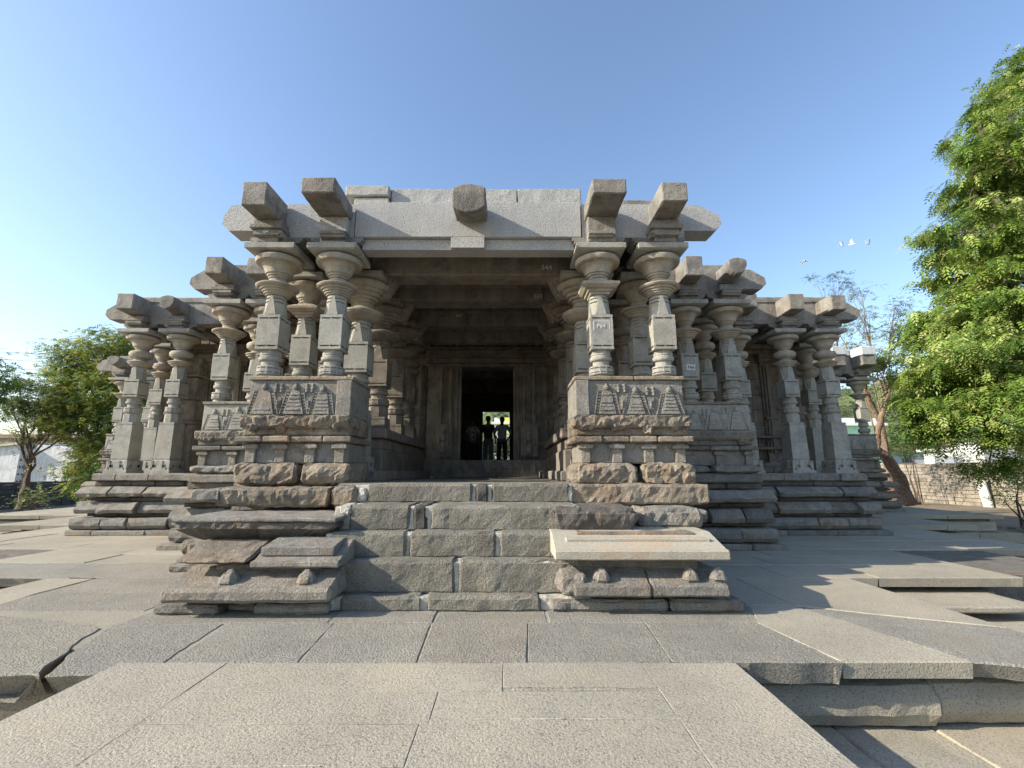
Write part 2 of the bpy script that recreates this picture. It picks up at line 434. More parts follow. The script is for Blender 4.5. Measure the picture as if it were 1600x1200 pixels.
# ------------------------------------------------------------------ beams and roof
def beam(name, x0, x1, y0, y1, z0, z1, mat='beam', amp=.008, s=.15, c=.015, label=None, skew=None, tint=None):
    mb = MB(); rb(mb, AX+x0, AX+x1, y0, y1, z0, z1, s, amp, c, skew=skew, tint=tint)
    return tpart(mb, name, M[mat], False, label)

def beam_end(xc, w, y0, y1, z0, z1, z0f=None, hole=True, label=None, mat='beam', tint=None, round_=False):
    """projecting beam end, front face at y0; bottom rises to z0f at the front"""
    mb = MB(); z0f = z0 if z0f is None else z0f
    def sk(x, y, z):
        t = max(0, (y1-y)/(y1-y0)); fz = (z1-z)/(z1-z0)
        z2 = z + (z0f-z0)*t*fz
        if round_:
            u = (x-(AX+xc))/(w/2)
            z2 += max(0, fz)*t*.22*u*u*(z1-z0)/.5
            z2 -= (1-fz)*.06*u*u
        return x, y, z2
    rb(mb, AX+xc-w/2, AX+xc+w/2, y0, y1, z0, z1, .07, .008, .018, skew=sk, tint=tint, freq=4)
    o = tpart(mb, 'beam_end', M[mat], False, label)
    if hole:
        h = MB(); box(h, AX+xc-.035, AX+xc+.035, y0+.2, y0+.3, z0f+.0, z0f+.02, 0)
    return o

def lintel_end(x_in, x_out, y0, y1, z0, z1, s_, mat='lintel', name='lintel', cut=.35, low=.12):
    """lintel whose outer end is cut obliquely at the top; s_ = -1 left, 1 right"""
    a = x_in; b = x_out
    step = .62
    pts = [(a, z0), (b-s_*step, z0), (b-s_*step, z0+low), (b-s_*.12, z0+low), (b, z0+low+.12), (b-s_*.02, z1-.2), (b-s_*cut, z1-.02), (b-s_*(cut+.35), z1), (a, z1)]
    if s_ < 0: pts = pts[::-1]
    mb = MB(); prism(mb, [(AX+p[0], p[1]) for p in pts][::-1], y0, y1, 'y', .5)
    return tpart(mb, name, M[mat])

# front porch
mb = MB(); rb(mb, AX-1.83, AX+1.83, 6.85, 7.22, 3.72, 4.335, .25, .003, .008, tint=.5); tpart(mb, 'lintel', M['lintel'], label='long pale new granite lintel across the porch front')
mb = MB(); rb(mb, AX-1.72, AX+1.72, 6.93, 7.2, 3.535, 3.716, .25, .002, .006, tint=.5); rb(mb, AX-.27, AX+.27, 6.846, 6.93, 3.53, 3.7195, .25, .002, .006, tint=.5); tpart(mb, 'lintel_fascia', M['lintel'])
lintel_end(-1.845, -4.0, 6.87, 7.22, 3.72, 4.31, -1, cut=.12); lintel_end(1.845, 4.12, 6.87, 7.22, 3.72, 4.31, 1)
beam_end(-3.13, .37, 6.2, 6.86, 3.90, 4.27, 3.88); beam_end(-2.13, .50, 6.07, 6.84, 4.0, 4.25, 4.0)
beam_end(.06, .50, 6.25, 6.84, 3.98, 4.27, 3.78, round_=True, label='rounded middle beam end above the porch entrance')
beam_end(2.13, .50, 6.07, 6.84, 3.98, 4.23, 3.99); beam_end(3.12, .38, 6.17, 6.86, 3.88, 4.24, 3.93)
# bearing blocks in front of the lintel
def bearing(xc, w, y0, y1, z0, z1, mat='lintel'):
    mb = MB()
    rb(mb, AX+xc-w/2, AX+xc+w/2, y0, y1, z0, z1, .08, .006 if mat != 'lintel' else .002, .012)
    return tpart(mb, 'bearing_block', M[mat])
bearing(-2.13, .44, 6.71, 6.848, 3.74, 4.0); bearing(-2.13, .40, 6.73, 6.92, 3.55, 3.737)
bearing(2.13, .44, 6.68, 6.848, 3.55, 3.985, 'course')
for xc in (-3.12, 3.12):
    mb = MB()
    for (w, z0, z1, yy) in ((.44, 3.80, 3.898, 6.62), (.5, 3.72, 3.797, 6.56), (.40, 3.62, 3.717, 6.6), (.34, 3.53, 3.617, 6.66)):
        rb(mb, AX+xc-w/2, AX+xc+w/2, yy, 6.86, z0, z1, .1, .006, .012, tint=.5)
    tpart(mb, 'corbel', M['course'])
# coping stones over the porch lintel
def coping(x0, x1, y0, y1, z0, z1, mat='lintel'):
    mb = MB(); x = x0
    while x < x1-.05:
        w = min(random.uniform(.6, 1.3), x1-x)
        if x1-x-w < .3: w = x1-x
        rb(mb, AX+x+.004, AX+x+w-.004, y0+random.uniform(-.01, .01), y1, z0, z1+random.uniform(-.015, .015), .09, .008, .015, freq=6)
        x += w
    return tpart(mb, 'roof_coping', M[mat])
coping(-1.35, 1.9, 7.12, 7.6, 4.34, 4.76); coping(-1.95, -1.36, 7.05, 7.6, 4.34, 4.56, 'mortar')
mb = MB(); rb(mb, AX-2.1, AX-1.36, 7.02, 7.6, 4.57, 4.76, .1, .015, .02); tpart(mb, 'roof_coping', M['lintel'])
coping(2.35, 3.3, 7.2, 7.7, 4.33, 4.62, 'beam'); coping(-3.3, -2.6, 7.15, 7.7, 4.33, 4.42, 'beam')

def wing_line(s_, y, xa, xb, ends, endw=.36, proj=.75):
    """lintel line facing the front of a re-entrant corner with projecting beam ends"""
    lintel_end(s_*xa, s_*xb, y-.17, y+.18, 3.70, 4.28, s_, 'beam', cut=.3)
    for e in ends:
        zf = 3.9+random.uniform(-.04, .04)
        beam_end(s_*e, endw+random.uniform(-.02, .1), y-proj, y-.15, 3.86, 4.27+random.uniform(-.03, .03), zf, round_=random.random() < .35)
        mb = MB()
        for (w, z0, z1, yy) in ((.42, 3.775, 3.858, -.36), (.5, 3.70, 3.772, -.43), (.40, 3.6, 3.697, -.4), (.34, 3.53, 3.597, -.33)):
            rb(mb, AX+s_*e-w/2, AX+s_*e+w/2, y+yy, y-.172, z0, z1, .12, .008, .014, tint=.5)
        tpart(mb, 'corbel', M['course'])
for s_ in (-1, 1):
    wing_line(s_, 9.42, 3.35, 6.15, (4.4, 5.28))
    wing_line(s_, 11.4, 5.6, 9.65, (6.5, 7.68, 8.70) if s_ > 0 else (7.68, 8.70))
    wing_line(s_, 17.45, 9.6, 15.2, (11.9, 13.0, 14.1), endw=.42)
    # beams running front to back, their sides seen between the pillars
    beam('cross_beam', s_*3.12-.19, s_*3.12+.19, 7.22, 13.2, 3.705, 4.27, s=.4)
    beam('cross_beam', s_*2.08-.2, s_*2.08+.2, 7.22, 13.2, 3.70, 4.26, 'inner', s=.4)
    beam('cross_beam', s_*4.4-.18, s_*4.4+.18, 9.6, 13.2, 3.70, 4.26, s=.4)
    beam('cross_beam', s_*5.28-.18, s_*5.28+.18, 9.6, 13.2, 3.70, 4.26, s=.4)
    for xr in (7.68, 8.70): beam('cross_beam', s_*xr-.17, s_*xr+.17, 11.58, 13.3, 3.70, 4.26, s=.4)
    beam('cross_beam', s_*14.1-.18, s_*14.1+.18, 17.63, 23.8, 3.70, 4.26, s=.4)
    # ends projecting sideways beyond the outer columns
    for (y, xo, w) in ((8.1, 3.3, .5), (10.6, 5.46, .6), (12.7, 9.04, .6), (19.6, 14.28, .6)):
        a, b = sorted((s_*xo, s_*(xo+w)))
        beam('beam_end', a, b, y-.2, y+.2, 3.88, 4.28)
# transverse porch beams
for (y0, y1, zb) in ((7.86, 8.34, 3.52), (9.12, 9.62, 3.52), (10.75, 11.12, 3.5), (12.2, 12.5, 3.5)):
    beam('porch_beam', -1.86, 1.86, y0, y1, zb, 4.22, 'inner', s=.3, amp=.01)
mb = MB()
for y in (8.36, 9.06, 9.64, 10.69, 11.14, 12.14): box(mb, AX-1.86, AX+1.86, y, y+.03, 3.78, 3.86, .4)
tpart(mb, 'beam_moulding', M['inner'])
# roof slabs (stepped plan)
mb = MB()
for (x, y0, y1, z) in ((3.3, 7.18, 9.3, 4.335), (5.5, 9.3, 11.2, 4.33), (9.1, 11.2, 17.3, 4.325), (14.4, 17.3, 24, 4.33), (9.1, 24, 30, 4.32)):
    rb(mb, AX-x, AX+x, y0, y1, z-.065, z+.07, .5, .012, .02, tint=.4)
tpart(mb, 'roof_slab', M['beam'])
def roof_mound(xr, y, r, h, mat='beam', z=4.38):
    mb = MB(); lathe(mb, [(r*math.cos(t)+.001, z+h*math.sin(t)) for t in [k*math.pi/2/8 for k in range(9)]], 24, AX+xr, y, amp=.02)
    return tpart(mb, 'roof_boss', M[mat], True)
roof_mound(8.0, 11.9, .42, .2); roof_mound(-5.8, 10.2, .4, .22); roof_mound(8.75, 11.8, .35, .15); roof_mound(-7.0, 12, .35, .18)
# rounded heads over the second tier and a whitened far roof
mb = MB(); lathe(mb, [(1.45, 4.42), (1.42, 4.6), (1.2, 4.8), (.8, 4.95), (.4, 5.02), (.01, 5.05)], 24, AX+13.3, 18.6, amp=.03)
tpart(mb, 'roof_dome', M['whitewash'], True, 'low white domed cap on the far roof')
for e in (13.0, 14.1):
    mb = MB(); rb(mb, AX+e-.27, AX+e+.27, 16.66, 17.25, 4.3, 4.62, .2, .01, .02); tpart(mb, 'roof_coping', M['whitewash'], label='whitened block on the far roof')
coping(-9.2, -6.3, 11.3, 11.7, 4.4, 4.44, 'beam'); coping(6.3, 9.0, 11.3, 11.7, 4.4, 4.46, 'beam')

for s_ in (-1, 1):
    for y in (8.12, 9.45, 10.9):
        mb = MB()
        for (dx, z, rx, rz) in ((1.62, 3.30, .10, .14), (1.55, 3.40, .09, .12), (1.47, 3.50, .085, .11), (1.60, 3.52, .12, .09), (1.70, 3.42, .1, .14)):
            lathe(mb, [(rx*.25, z-rz), (rx*.8, z-rz*.6), (rx, z), (rx*.8, z+rz*.6), (rx*.25, z+rz)], 10, AX+s_*dx, y+random.uniform(-.06, .06), amp=.035, tint=.4)
        rb(mb, AX+s_*1.58-.1, AX+s_*1.58+.1, y-.12, y+.12, 3.12, 3.56, .05, .03, .04, freq=7, skew=lambda x, yy, z: (x-s_*(z-3.3)*.5, yy, z))
        tpart(mb, 'carved_bracket', M['inner'])
# ------------------------------------------------------------------ hall walls
FL = -.15
def wall_stones(mb, x0, x1, y0, y1, z0, z1, hs, along='x', lmin=.5, lmax=1.1, s=.3, amp=.008):
    z = z0
    while z < z1-.02:
        h = min(hs*random.uniform(.85, 1.15), z1-z)
        if z1-z-h < hs*.4: h = z1-z
        a, b = (x0, x1) if along == 'x' else (y0, y1)
        t = a
        while t < b-.01:
            w = min(random.uniform(lmin, lmax), b-t)
            if b-t-w < lmin*.5: w = b-t
            j = random.uniform(-.006, .006)
            if along == 'x': rb(mb, t+.003, t+w-.003, y0+j, y1, z+.003, z+h-.003, s, amp, .012)
            else: rb(mb, x0+j, x1+j, t+.003, t+w-.003, z+.003, z+h-.003, s, amp, .012)
            t += w
        z += h

DX = .03
mb = MB()
# front wall of the hall either side of the doorway
for s_ in (-1, 1):
    a, b = sorted((s_*1.75, s_*9.2))
    mb = MB(); wall_stones(mb, AX+a, AX+b, 13.45, 13.9, -.03, 4.25, .42); tpart(mb, 'front_wall', M['inner'])
mb = MB(); box(mb, AX-1.76, AX+1.76, 13.46, 13.88, 3.05, 4.26, .3); tpart(mb, 'over_door_wall', M['inner'])
mb = MB()
for s_ in (-1, 1):
    a, b = sorted((s_*9.2, s_*9.6)); mb = MB(); wall_stones(mb, AX+a, AX+b, 13.45, 23.4, -.03, 4.25, .42, 'y', .8, 1.6, .5); tpart(mb, 'side_wall', M['inner'])
mb = MB()
for (a, b, z0, z1) in ((-9.6, -.66, -.03, 4.25), (.70, 9.6, -.03, 4.25), (-.66, .70, 3.0, 4.25)):
    mb = MB(); box(mb, AX+a, AX+b, 23.0, 23.5, z0, z1, .3); tpart(mb, 'back_wall', M['inner'])
mb = MB(); rb(mb, AX-9.2, AX+9.2, 13.3, 24.4, -.1, .2, 1.0, .0, .01); tpart(mb, 'hall_floor', M['inner'])
mb = MB()
for y in (16, 19): mb = MB(); box(mb, AX-9.2, AX+9.2, y, y+.4, 3.3, 4.24, .2); tpart(mb, 'hall_beam', M['inner'])
# doorframe: nested jambs
mb = MB()
jx = [(.76, .86, 13.32), (.862, .92, 13.26), (.922, 1.02, 13.31), (1.022, 1.10, 13.22), (1.102, 1.3, 13.28), (1.302, 1.4, 13.2), (1.402, 1.76, 13.34)]
for s_ in (-1, 1):
    mb = MB()
    for (a, b, y) in jx:
        p, q = sorted((DX+s_*a, DX+s_*b)); rb(mb, AX+p, AX+q, y, 13.46, .33, 3.06, .12, .006, .008, tint=.5)
    tpart(mb, 'door_jamb', M['inner'])
mb = MB()
for (z0, z1, y, x) in ((3.06, 3.16, 13.3, 1.76), (3.162, 3.3, 13.22, 1.8), (3.302, 3.36, 13.12, 1.86), (3.362, 3.55, 13.2, 1.8), (3.552, 3.62, 13.08, 1.86)):
    wall_stones(mb, AX-x, AX+x, y, 13.46, z0, z1, .3, 'x', .4, .9, .1, .012)
for k in range(17): lathe(mb, [(.01, 3.62), (.06, 3.64), (.07, 3.68), (.03, 3.73), (.005, 3.76)], 8, AX-1.7+k*.2125, 13.15)
tpart(mb, 'door_lintel', M['inner'])
mb = MB()
for s_ in (-1, 1):     # carved guardian panels low on both sides
    mb = MB()
    xc = AX+DX+s_*1.22
    box(mb, xc-.24, xc+.24, 13.12, 13.21, .42, 1.28, .5)
    box(mb, xc-.26, xc+.26, 13.1, 13.205, 1.28, 1.34, .6)
    for (dx, dz, r, h) in ((0, .5, .09, .32), (0, .84, .075, .2), (0, 1.04, .06, .14), (-.13, .75, .04, .22), (.13, .7, .04, .24), (.06, .46, .05, .2), (-.07, .46, .05, .22)):
        lathe(mb, [(r*.2, .0+dz), (r*.8, dz+h*.15), (r, dz+h*.5), (r*.7, dz+h*.85), (r*.2, dz+h)], 10, xc+dx, 13.11)
    tpart(mb, 'carved_panel', M['inner'])
mb = MB(); wall_stones(mb, AX-1.95, AX+1.95, 12.92, 13.3, FL, .325, .24, 'x', .3, .7, .08, .012)
for k in range(12): rb(mb, AX-1.85+k*.31, AX-1.70+k*.31, 12.88, 12.93, -.02, .24, .07, .012, .01)
tpart(mb, 'door_threshold', M['course'])
# wall pilasters and base mouldings
mb = MB()
for s_ in (-1, 1):
    for xr in (1.95, 2.4, 2.85, 3.6, 4.6, 5.5, 6.2, 6.75, 7.3, 8.3, 9.05):
        mb = MB(); p = AX+s_*xr
        for (w, y) in ((.17, 13.39), (.11, 13.33), (.05, 13.28)): box(mb, p-w, p+w, y, 13.46, .5, 3.2, random.uniform(.3, .7))
        for (w, y, z0, z1) in ((.2, 13.3, .3, .52), (.22, 13.26, .14, .3), (.2, 13.3, 3.1, 3.2), (.26, 13.22, 3.2, 3.3), (.3, 13.15, 3.3, 3.42), (.18, 13.28, 1.5, 1.58)):
            rb(mb, p-w, p+w, y, 13.46, z0, z1, .2, .006, .01, tint=.5)
        tpart(mb, 'pilaster', M['inner'])
mb = MB()
for s_ in (-1, 1):
    for (y, z0, z1) in ((13.1, -.04, .14), (13.2, .14, .26), (13.26, .62, .70), (13.24, .95, 1.02), (13.2, 3.42, 3.56), (13.1, 3.56, 3.7)):
        mb = MB(); a, b = sorted((s_*1.98, s_*9.3)); wall_stones(mb, AX+a, AX+b, y, 13.46, z0, z1, .3, 'x', .8, 1.8, .3, .008); tpart(mb, 'wall_moulding', M['inner'])
# broken pilaster left of the wing
mb = MB()
x = AX-7.62
rb(mb, x-.2, x+.2, 11.75, 12.15, 1.3, 1.82, .12, .012, .02, tint=.75); rb(mb, x-.18, x+.18, 11.77, 12.13, 1.84, 2.42, .1, .01, .02, tint=.75)
rb(mb, x-.22, x+.22, 11.73, 12.17, 2.44, 2.5, .1, .01, .01, tint=.7); rb(mb, x-.16, x+.2, 11.76, 12.1, 2.5, 2.95, .08, .05, .03, tint=.7)
rb(mb, x-.24, x+.24, 11.7, 12.2, 1.2, 1.3, .1, .01, .01); rb(mb, x-.2, x+.2, 11.75, 12.15, -.03, 1.2, .15, .02, .02, tint=.7)
tpart(mb, 'broken_pilaster', M['rusty'], label='brown broken-topped square pilaster in the left wing')

# ------------------------------------------------------------------ floors and plinth
mb = MB()
for (x, y0, y1, z) in ((1.62, 6.28, 13.3, FL), ):
    rb(mb, AX-x, AX+x, y0, y1, -1.3, z, .3, .006, .02, tint=.5)
tpart(mb, 'porch_floor', M['step'])
mb = MB()
for k in range(9): rb(mb, AX-1.5+random.uniform(0, .1), AX+random.uniform(-.3, .3), 6.7+k*.7, 7.38+k*.7, FL+.004, FL+.012, .3, .002, .01) if False else None
for s_ in (-1, 1):
    for (x0, x1, y0, y1, z) in ((1.63, 3.28, 6.75, 13.4, -.02), (3.29, 5.46, 9.15, 13.4, -.025), (5.47, 8.99, 11.1, 24, -.03), (9.0, 14.36, 17.15, 24, -.03)):
        a, b = sorted((s_*x0, s_*x1)); box(mb, AX+a, AX+b, y0, y1, -1.37, z-.05, .4)
        rb(mb, AX+a, AX+b, y0, y1, z-.049, z, .6, .004, .01, tint=.5)
tpart(mb, 'plinth_core', M['course'])

# name, z0, z1, offset, profile
def pf_kap(t): return .15*max(0, (t-.4)/.6) + .06*max(0, (.22-t)/.22)
def pf_soft(t): return .05*(2*t-1)**4 + .05*max(0, (.2-t)/.2)
def pf_slab(t): return .09*max(0, 1-t*2.2) + .03*max(0, t-.8)/.2
def pf_roll(t): return .12*(1-math.sqrt(max(0, 1-(2*t-1)**2)))
def pf_cham(t): return .16*max(0, (t-.35)/.65) + .0
def pf_under(t): return .2*max(0, 1-t*1.6)
COURSES = [(-.2, -.045, .14, None, 'course', .014), (-.32, -.2, .05, None, 'dark', .01), (-.56, -.33, .34, pf_kap, 'course', .03), (-.66, -.57, .08, None, 'dark', .01),  # recessed rows take the dark stone, so their shade is painted in
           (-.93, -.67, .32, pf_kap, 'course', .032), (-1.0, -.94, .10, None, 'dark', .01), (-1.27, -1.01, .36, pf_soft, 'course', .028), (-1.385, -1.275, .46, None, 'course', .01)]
def run_blocks(mb, a, b, fix0, fix1, z0, z1, along, prof, amp, s, out_is_low, lmin=.7, lmax=1.7):
    t = a
    while t < b-.01:
        w = min(random.uniform(lmin*.75, lmax*.85), b-t)
        if b-t-w < lmin*.6: w = b-t
        j = (random.uniform(-.09, .07) if amp > .021 else random.uniform(-.03, .03)) if amp > .011 else random.uniform(-.012, .012)
        e0 = t+.004; e1 = t+w-.004
        if along == 'x':
            rb(mb, e0, e1, fix0+j, fix1, z0, z1+random.uniform(-.008, 0), s, amp, .018, prof=prof, freq=3.5, pax='F')
        else:
            f0, f1 = fix0, fix1
            if out_is_low: f0 += j
            else: f1 += j
            rb(mb, f0, f1, e0, e1, z0, z1+random.uniform(-.008, 0), s, amp, .018, prof=prof, freq=3.5, pax='L' if out_is_low else 'R')
        t += w

def prof_front(prof): return prof
for s_ in (-1, 1):
    corners = [(1.64, 3.3, 7.6, .0), (3.3, 5.5, 9.1, 1), (5.5, 9.0, 11.05, 1), (9.0, 14.4, 17.1, 1)]
    for ci, (xi, xo, yf, use) in enumerate(corners):
        ynext = corners[ci+1][2] if ci+1 < len(corners) else 24
        far = ci == 3
        for (z0, z1, d, prof, mt, amp) in COURSES:
            if ci == 0: d = min(d, .45)
            s = .13 if ci < 2 else (.16 if ci == 2 else .3)
            mb = MB()
            if use:
                a, b = sorted((AX+s_*(xi+(min(d, .45) if ci == 1 else d)), AX+s_*(xo+d*.35+(random.uniform(-.08, .08) if amp > .011 else 0))))
                run_blocks(mb, a, b, yf-d, yf+.05, z0, z1, 'x', prof, amp, s, True)
            a, b = sorted((AX+s_*xo, AX+s_*(xo+d*.35+.003)))
            y1 = ynext - d
            run_blocks(mb, yf+.06, y1, a, b, z0, z1, 'y', prof, amp, s*1.5, s_ < 0)
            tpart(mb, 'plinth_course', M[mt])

# pedestals with rough consoles and carved parapets (bench walls)
def panel_relief(mb, x0, x1, y, z0, z1, n, flip=False):
    """temple-tower reliefs on a parapet, facing -y at plane y"""
    w = (x1-x0)/n
    for k in range(n):
        cx = x0+w*(k+.5)+random.uniform(-.04, .04)
        hw0, hw1 = w*random.uniform(.28, .40), w*random.uniform(.10, .2); zt = z0+(z1-z0)*random.uniform(.62, .74)
        v = [(cx-hw0, y-.035, z0+.01), (cx+hw0, y-.035, z0+.01), (cx+hw1, y-.02, zt), (cx-hw1, y-.02, zt), (cx-hw0, y+.01, z0+.01), (cx+hw0, y+.01, z0+.01), (cx+hw1, y+.01, zt), (cx-hw1, y+.01, zt)]
        mb.add(v, [(0, 1, 2, 3), (1, 5, 6, 2), (0, 3, 7, 4), (3, 2, 6, 7), (0, 4, 5, 1)], .5)
        for q_ in range(6):
            t = (q_+.5)/6.5; hx = hw0+(hw1-hw0)*t; zz = z0+.03+(zt-z0)*t
            if random.random() < .75: rb(mb, cx-hx*random.uniform(.7, .98), cx+hx*random.uniform(.6, .98), y-.042+.014*t, y, zz, zz+(zt-z0)*.09, .05, .006, .008, tint=.5)
        lathe(mb, [(.012, zt), (.035, zt+.01), (.045, zt+.04), (.03, zt+.07), (.012, zt+.085), (.004, zt+.11)], 10, cx, y-.008)
        for sgn in (-1, 1):       # ladder-like bands beside each tower
            for r in range(8):
                t = r/8; zz = z0+.02+(zt-z0)*t
                hx = hw0+(hw1-hw0)*t
                a, b = sorted((cx+sgn*(hx+.006), cx+sgn*(hx+.05)))
                box(mb, a, b, y-.018, y+.01, zz, zz+(zt-z0)/8*.62, random.uniform(.4, .6))
            a = cx+sgn*(hw0+.06)
            b2 = cx+sgn*(hw1+.06)
            v = [(a-.007, y-.026, z0+.01), (a+.007, y-.026, z0+.01), (b2+.007, y-.02, zt), (b2-.007, y-.02, zt), (a-.007, y+.01, z0+.01), (a+.007, y+.01, z0+.01), (b2+.007, y+.01, zt), (b2-.007, y+.01, zt)]
            mb.add(v, [(0, 1, 2, 3), (1, 5, 6, 2), (0, 3, 7, 4), (3, 2, 6, 7), (0, 4, 5, 1)], .55)
        if k < n-1:
            for dx in (.40, .60):
                fx = cx+w*dx
                lathe(mb, [(.006, zt-.04), (.03, zt-.03), (.02, zt+.0), (.033, zt+.03), (.015, zt+.05), (.025, zt+.065), (.018, zt+.09), (.005, zt+.1)], 8, fx, y-.004)
            fx = cx+w*.5
            box(mb, fx-.05, fx+.05, y-.014, y+.01, z0+.06, z0+.26, .5); box(mb, fx-.034, fx+.034, y-.024, y+.01, z0+.08, z0+.22, .6)
            lathe(mb, [(.005, z0+.1), (.02, z0+.13), (.012, z0+.17), (.02, z0+.19), (.004, z0+.21)], 8, fx, y-.024)

def slant_panel(mb, x0, x1, y0, y1, z0, z1, lean=.0):
    rb(mb, x0, x1, y0, y1, z0, z1, .12, .006, .012, tint=.5, skew=lambda x, y, z: (x, y-(lean*(z-z0) if y < (y0+y1)/2 else 0), z))

def console_row(mb, x0, x1, y, z0, z1, n, amp=.03):
    """weathered cornice with hanging console lumps on its underside"""
    rb(mb, x0, x1, y, y+.55, z0+(z1-z0)*.36, z1, .045, amp, .035, freq=6, prof=lambda t: .05*(1-t), pax='F')
    w = (x1-x0)/n
    for k in range(n):
        cx = x0+w*(k+.5)
        ww = w*random.uniform(.16, .32); rb(mb, cx-ww, cx+ww*random.uniform(.7, 1.1), y+random.uniform(.0, .05), y+.4, z0+random.uniform(0, .08), z0+(z1-z0)*.6, .04, amp*1.3, .04, freq=7, prof=lambda t: .04*(1-t))
    rb(mb, x0+.04, x1-.04, y+.13, y+.5, z0, z0+(z1-z0)*.5, .1, .015, .02)

def pedestal(s_, xa, xb, yf, yb, near=True, towers=3, zb=-.2, left=False, split=True, ext=0):
    """bench plinth: jagged base stone, recessed die, slab, console cornice, carved parapet"""
    a, b = sorted((AX+s_*xa, AX+s_*xb)); s = .065 if near else .12
    st = 'rusty' if near else 'course'
    mb = MB()
    m = a+(b-a)*(.58 if s_ < 0 else .55)
    rb(mb, a-.02, m-.03, yf-.05, yb, zb, .125, s*.75, .04, .05, freq=4.5, prof=pf_soft, pax='xF')
    rb(mb, m+.02, b+.04, yf-.07, yb, zb, .13, s*.75, .045, .05, freq=4.5, prof=pf_soft, pax='xF')
    tpart(mb, 'pedestal_base', M[st])
    mb = MB(); rb(mb, a+.08, b-.05, yf+.1, yb, .12, .42, s*1.2, .014, .02, tint=.5)
    n = 3
    for k in range(n+1):
        cx = a+.16+(b-a-.3)*k/n
        rb(mb, cx-.07, cx+.07, yf+.05, yf+.14, .125, .41, .08, .008, .012, tint=.8)
        rb(mb, cx-.11, cx+.11, yf+.02, yf+.12, .32, .385, .08, .008, .012, tint=.8)
    tpart(mb, 'pedestal_die', M['course'])
    mb = MB(); run_blocks(mb, a-.03, b+.03, yf-.02, yb, .415, .505, 'x', None, .012, s*1.3, True, .45, .8); tpart(mb, 'pedestal_slab', M[st])
    mb = MB(); console_row(mb, a-.02, b+.02, yf-.05, .515, .80, 4, .045 if near else .02)
    rb(mb, a+.02, b-.02, yf+.4, yb, .53, .795, .15, .01, .02); tpart(mb, 'console_cornice', M[st])
    mb = MB()
    yp = yf+.1
    slant_panel(mb, a+.04, b-.03, yp, yp+.16, .805, 1.335)
    mr = MB(); rb(mr, a+.02, m-.003, yp-.03, yp+.2, 1.335, 1.395, .08, .007, .012, tint=.75); rb(mr, m+.003, b-.01, yp-.035, yp+.2, 1.335, 1.392, .08, .007, .012, tint=.6); tpart(mr, 'parapet_rail', M[st])
    # plain corner block on the aisle side
    inner = (b-.25, b-.03) if s_ < 0 else (a+.04, a+.24)
    rb(mb, inner[0], inner[1], yp-.035, yp+.1, .806, 1.334, .12, .006, .012, tint=.5)
    px0, px1 = (a+.06, b-.27) if s_ < 0 else (a+.27, b-.05)
    panel_relief(mb, px0, px1, yp, .82, 1.32, towers)
    # side walls of the parapet box
    for xx in (a+.04, b-.2): slant_panel(mb, xx, xx+.16, yp+.161, yb, .806, 1.334)
    for xx in (a+.02, b-.22): rb(mb, xx, xx+.2, yp+.201, yb, 1.336, 1.394, .15, .005, .012, tint=.6)
    return tpart(mb, 'carved_parapet', M['course'] if near else M['pillar'])
pedestal(-1, 1.62, 3.2, 6.6, 7.58, towers=3); pedestal(1, 1.6, 3.26, 6.6, 7.58, towers=3)
for s_ in (-1, 1):
    pedestal(s_, 3.45, 5.52, 9.1, 9.75, near=False, towers=4, zb=-.04)
    pedestal(s_, 9.7, 14.4, 17.15, 17.8, near=False, towers=8, zb=-.04)
    # porch side benches behind the front pedestal
    mb = MB(); a, b = sorted((AX+s_*2.45, AX+s_*3.3)); rb(mb, a, b, 7.6, 9.08, -.03, 1.3, .3, .01, .03, tint=.5); tpart(mb, 'side_bench', M['course'])
    mb = MB(); a, b = sorted((AX+s_*1.68, AX+s_*2.7))
    rb(mb, a, b, 8.62, 12.9, -.02, .42, .25, .012, .03); rb(mb, a+.04, b-.04, 8.68, 12.9, .42, .62, .25, .012, .02); rb(mb, a-.05, b+.05, 8.58, 12.9, .62, .8, .2, .015, .02)
    tpart(mb, 'porch_bench', M['inner'])
    mb = MB(); a, b = sorted((AX+s_*1.5, AX+s_*2.4)); run_blocks(mb, 7.6, 13.0, a, b, FL, .02, 'y', None, .012, .15, s_ > 0, .5, 1.0); tpart(mb, 'porch_kerb', M['course'])

# painted survey marks
def text_part(txt, size, loc, parent, mat, name='painted_number', box_=None):
    cu = bpy.data.curves.new(name, 'FONT'); cu.body = txt; cu.size = size; cu.extrude = .0012; cu.align_x = 'CENTER'; cu.align_y = 'CENTER'; cu.resolution_u = 3; cu.offset = .0012
    o = bpy.data.objects.new(name, cu); col.objects.link(o); cu.materials.append(mat)
    o.rotation_euler = (R(90), 0, 0); o.parent = parent
    bl = parent.matrix_basis.translation if parent is temple else None
    o.location = Vector(loc)-Vector(TP)
    bpy.context.view_layer.update(); me = bpy.data.meshes.new_from_object(o); n_ = o.name
    q = bpy.data.objects.new('painted_number', me); col.objects.link(q); q.rotation_euler = o.rotation_euler; q.parent = parent; q.location = o.location
    bpy.data.objects.remove(o); return q
text_part('P64', .09, (AX+2.1-.01, 6.84, 2.22), temple, M['paint'])
mb = MB(); 
for (a, b, c_, d) in ((-.13, -.115, -.07, .075), (.115, .125, -.05, .07), (-.13, .12, .075, .085)): box(mb, AX+2.1+a, AX+2.1+b, 6.8425, 6.846, 2.22+c_, 2.22+d, .5)
tpart(mb, 'painted_border', M['paint'])
mb = MB(); rb(mb, AX+4.4-.09, AX+4.4+.09, 9.232, 9.243, 2.05, 2.17, .1, 0, .002); tpart(mb, 'number_patch', M['paint'])
text_part('P66', .085, (AX+4.4, 9.229, 2.11), temple, M['ink'])
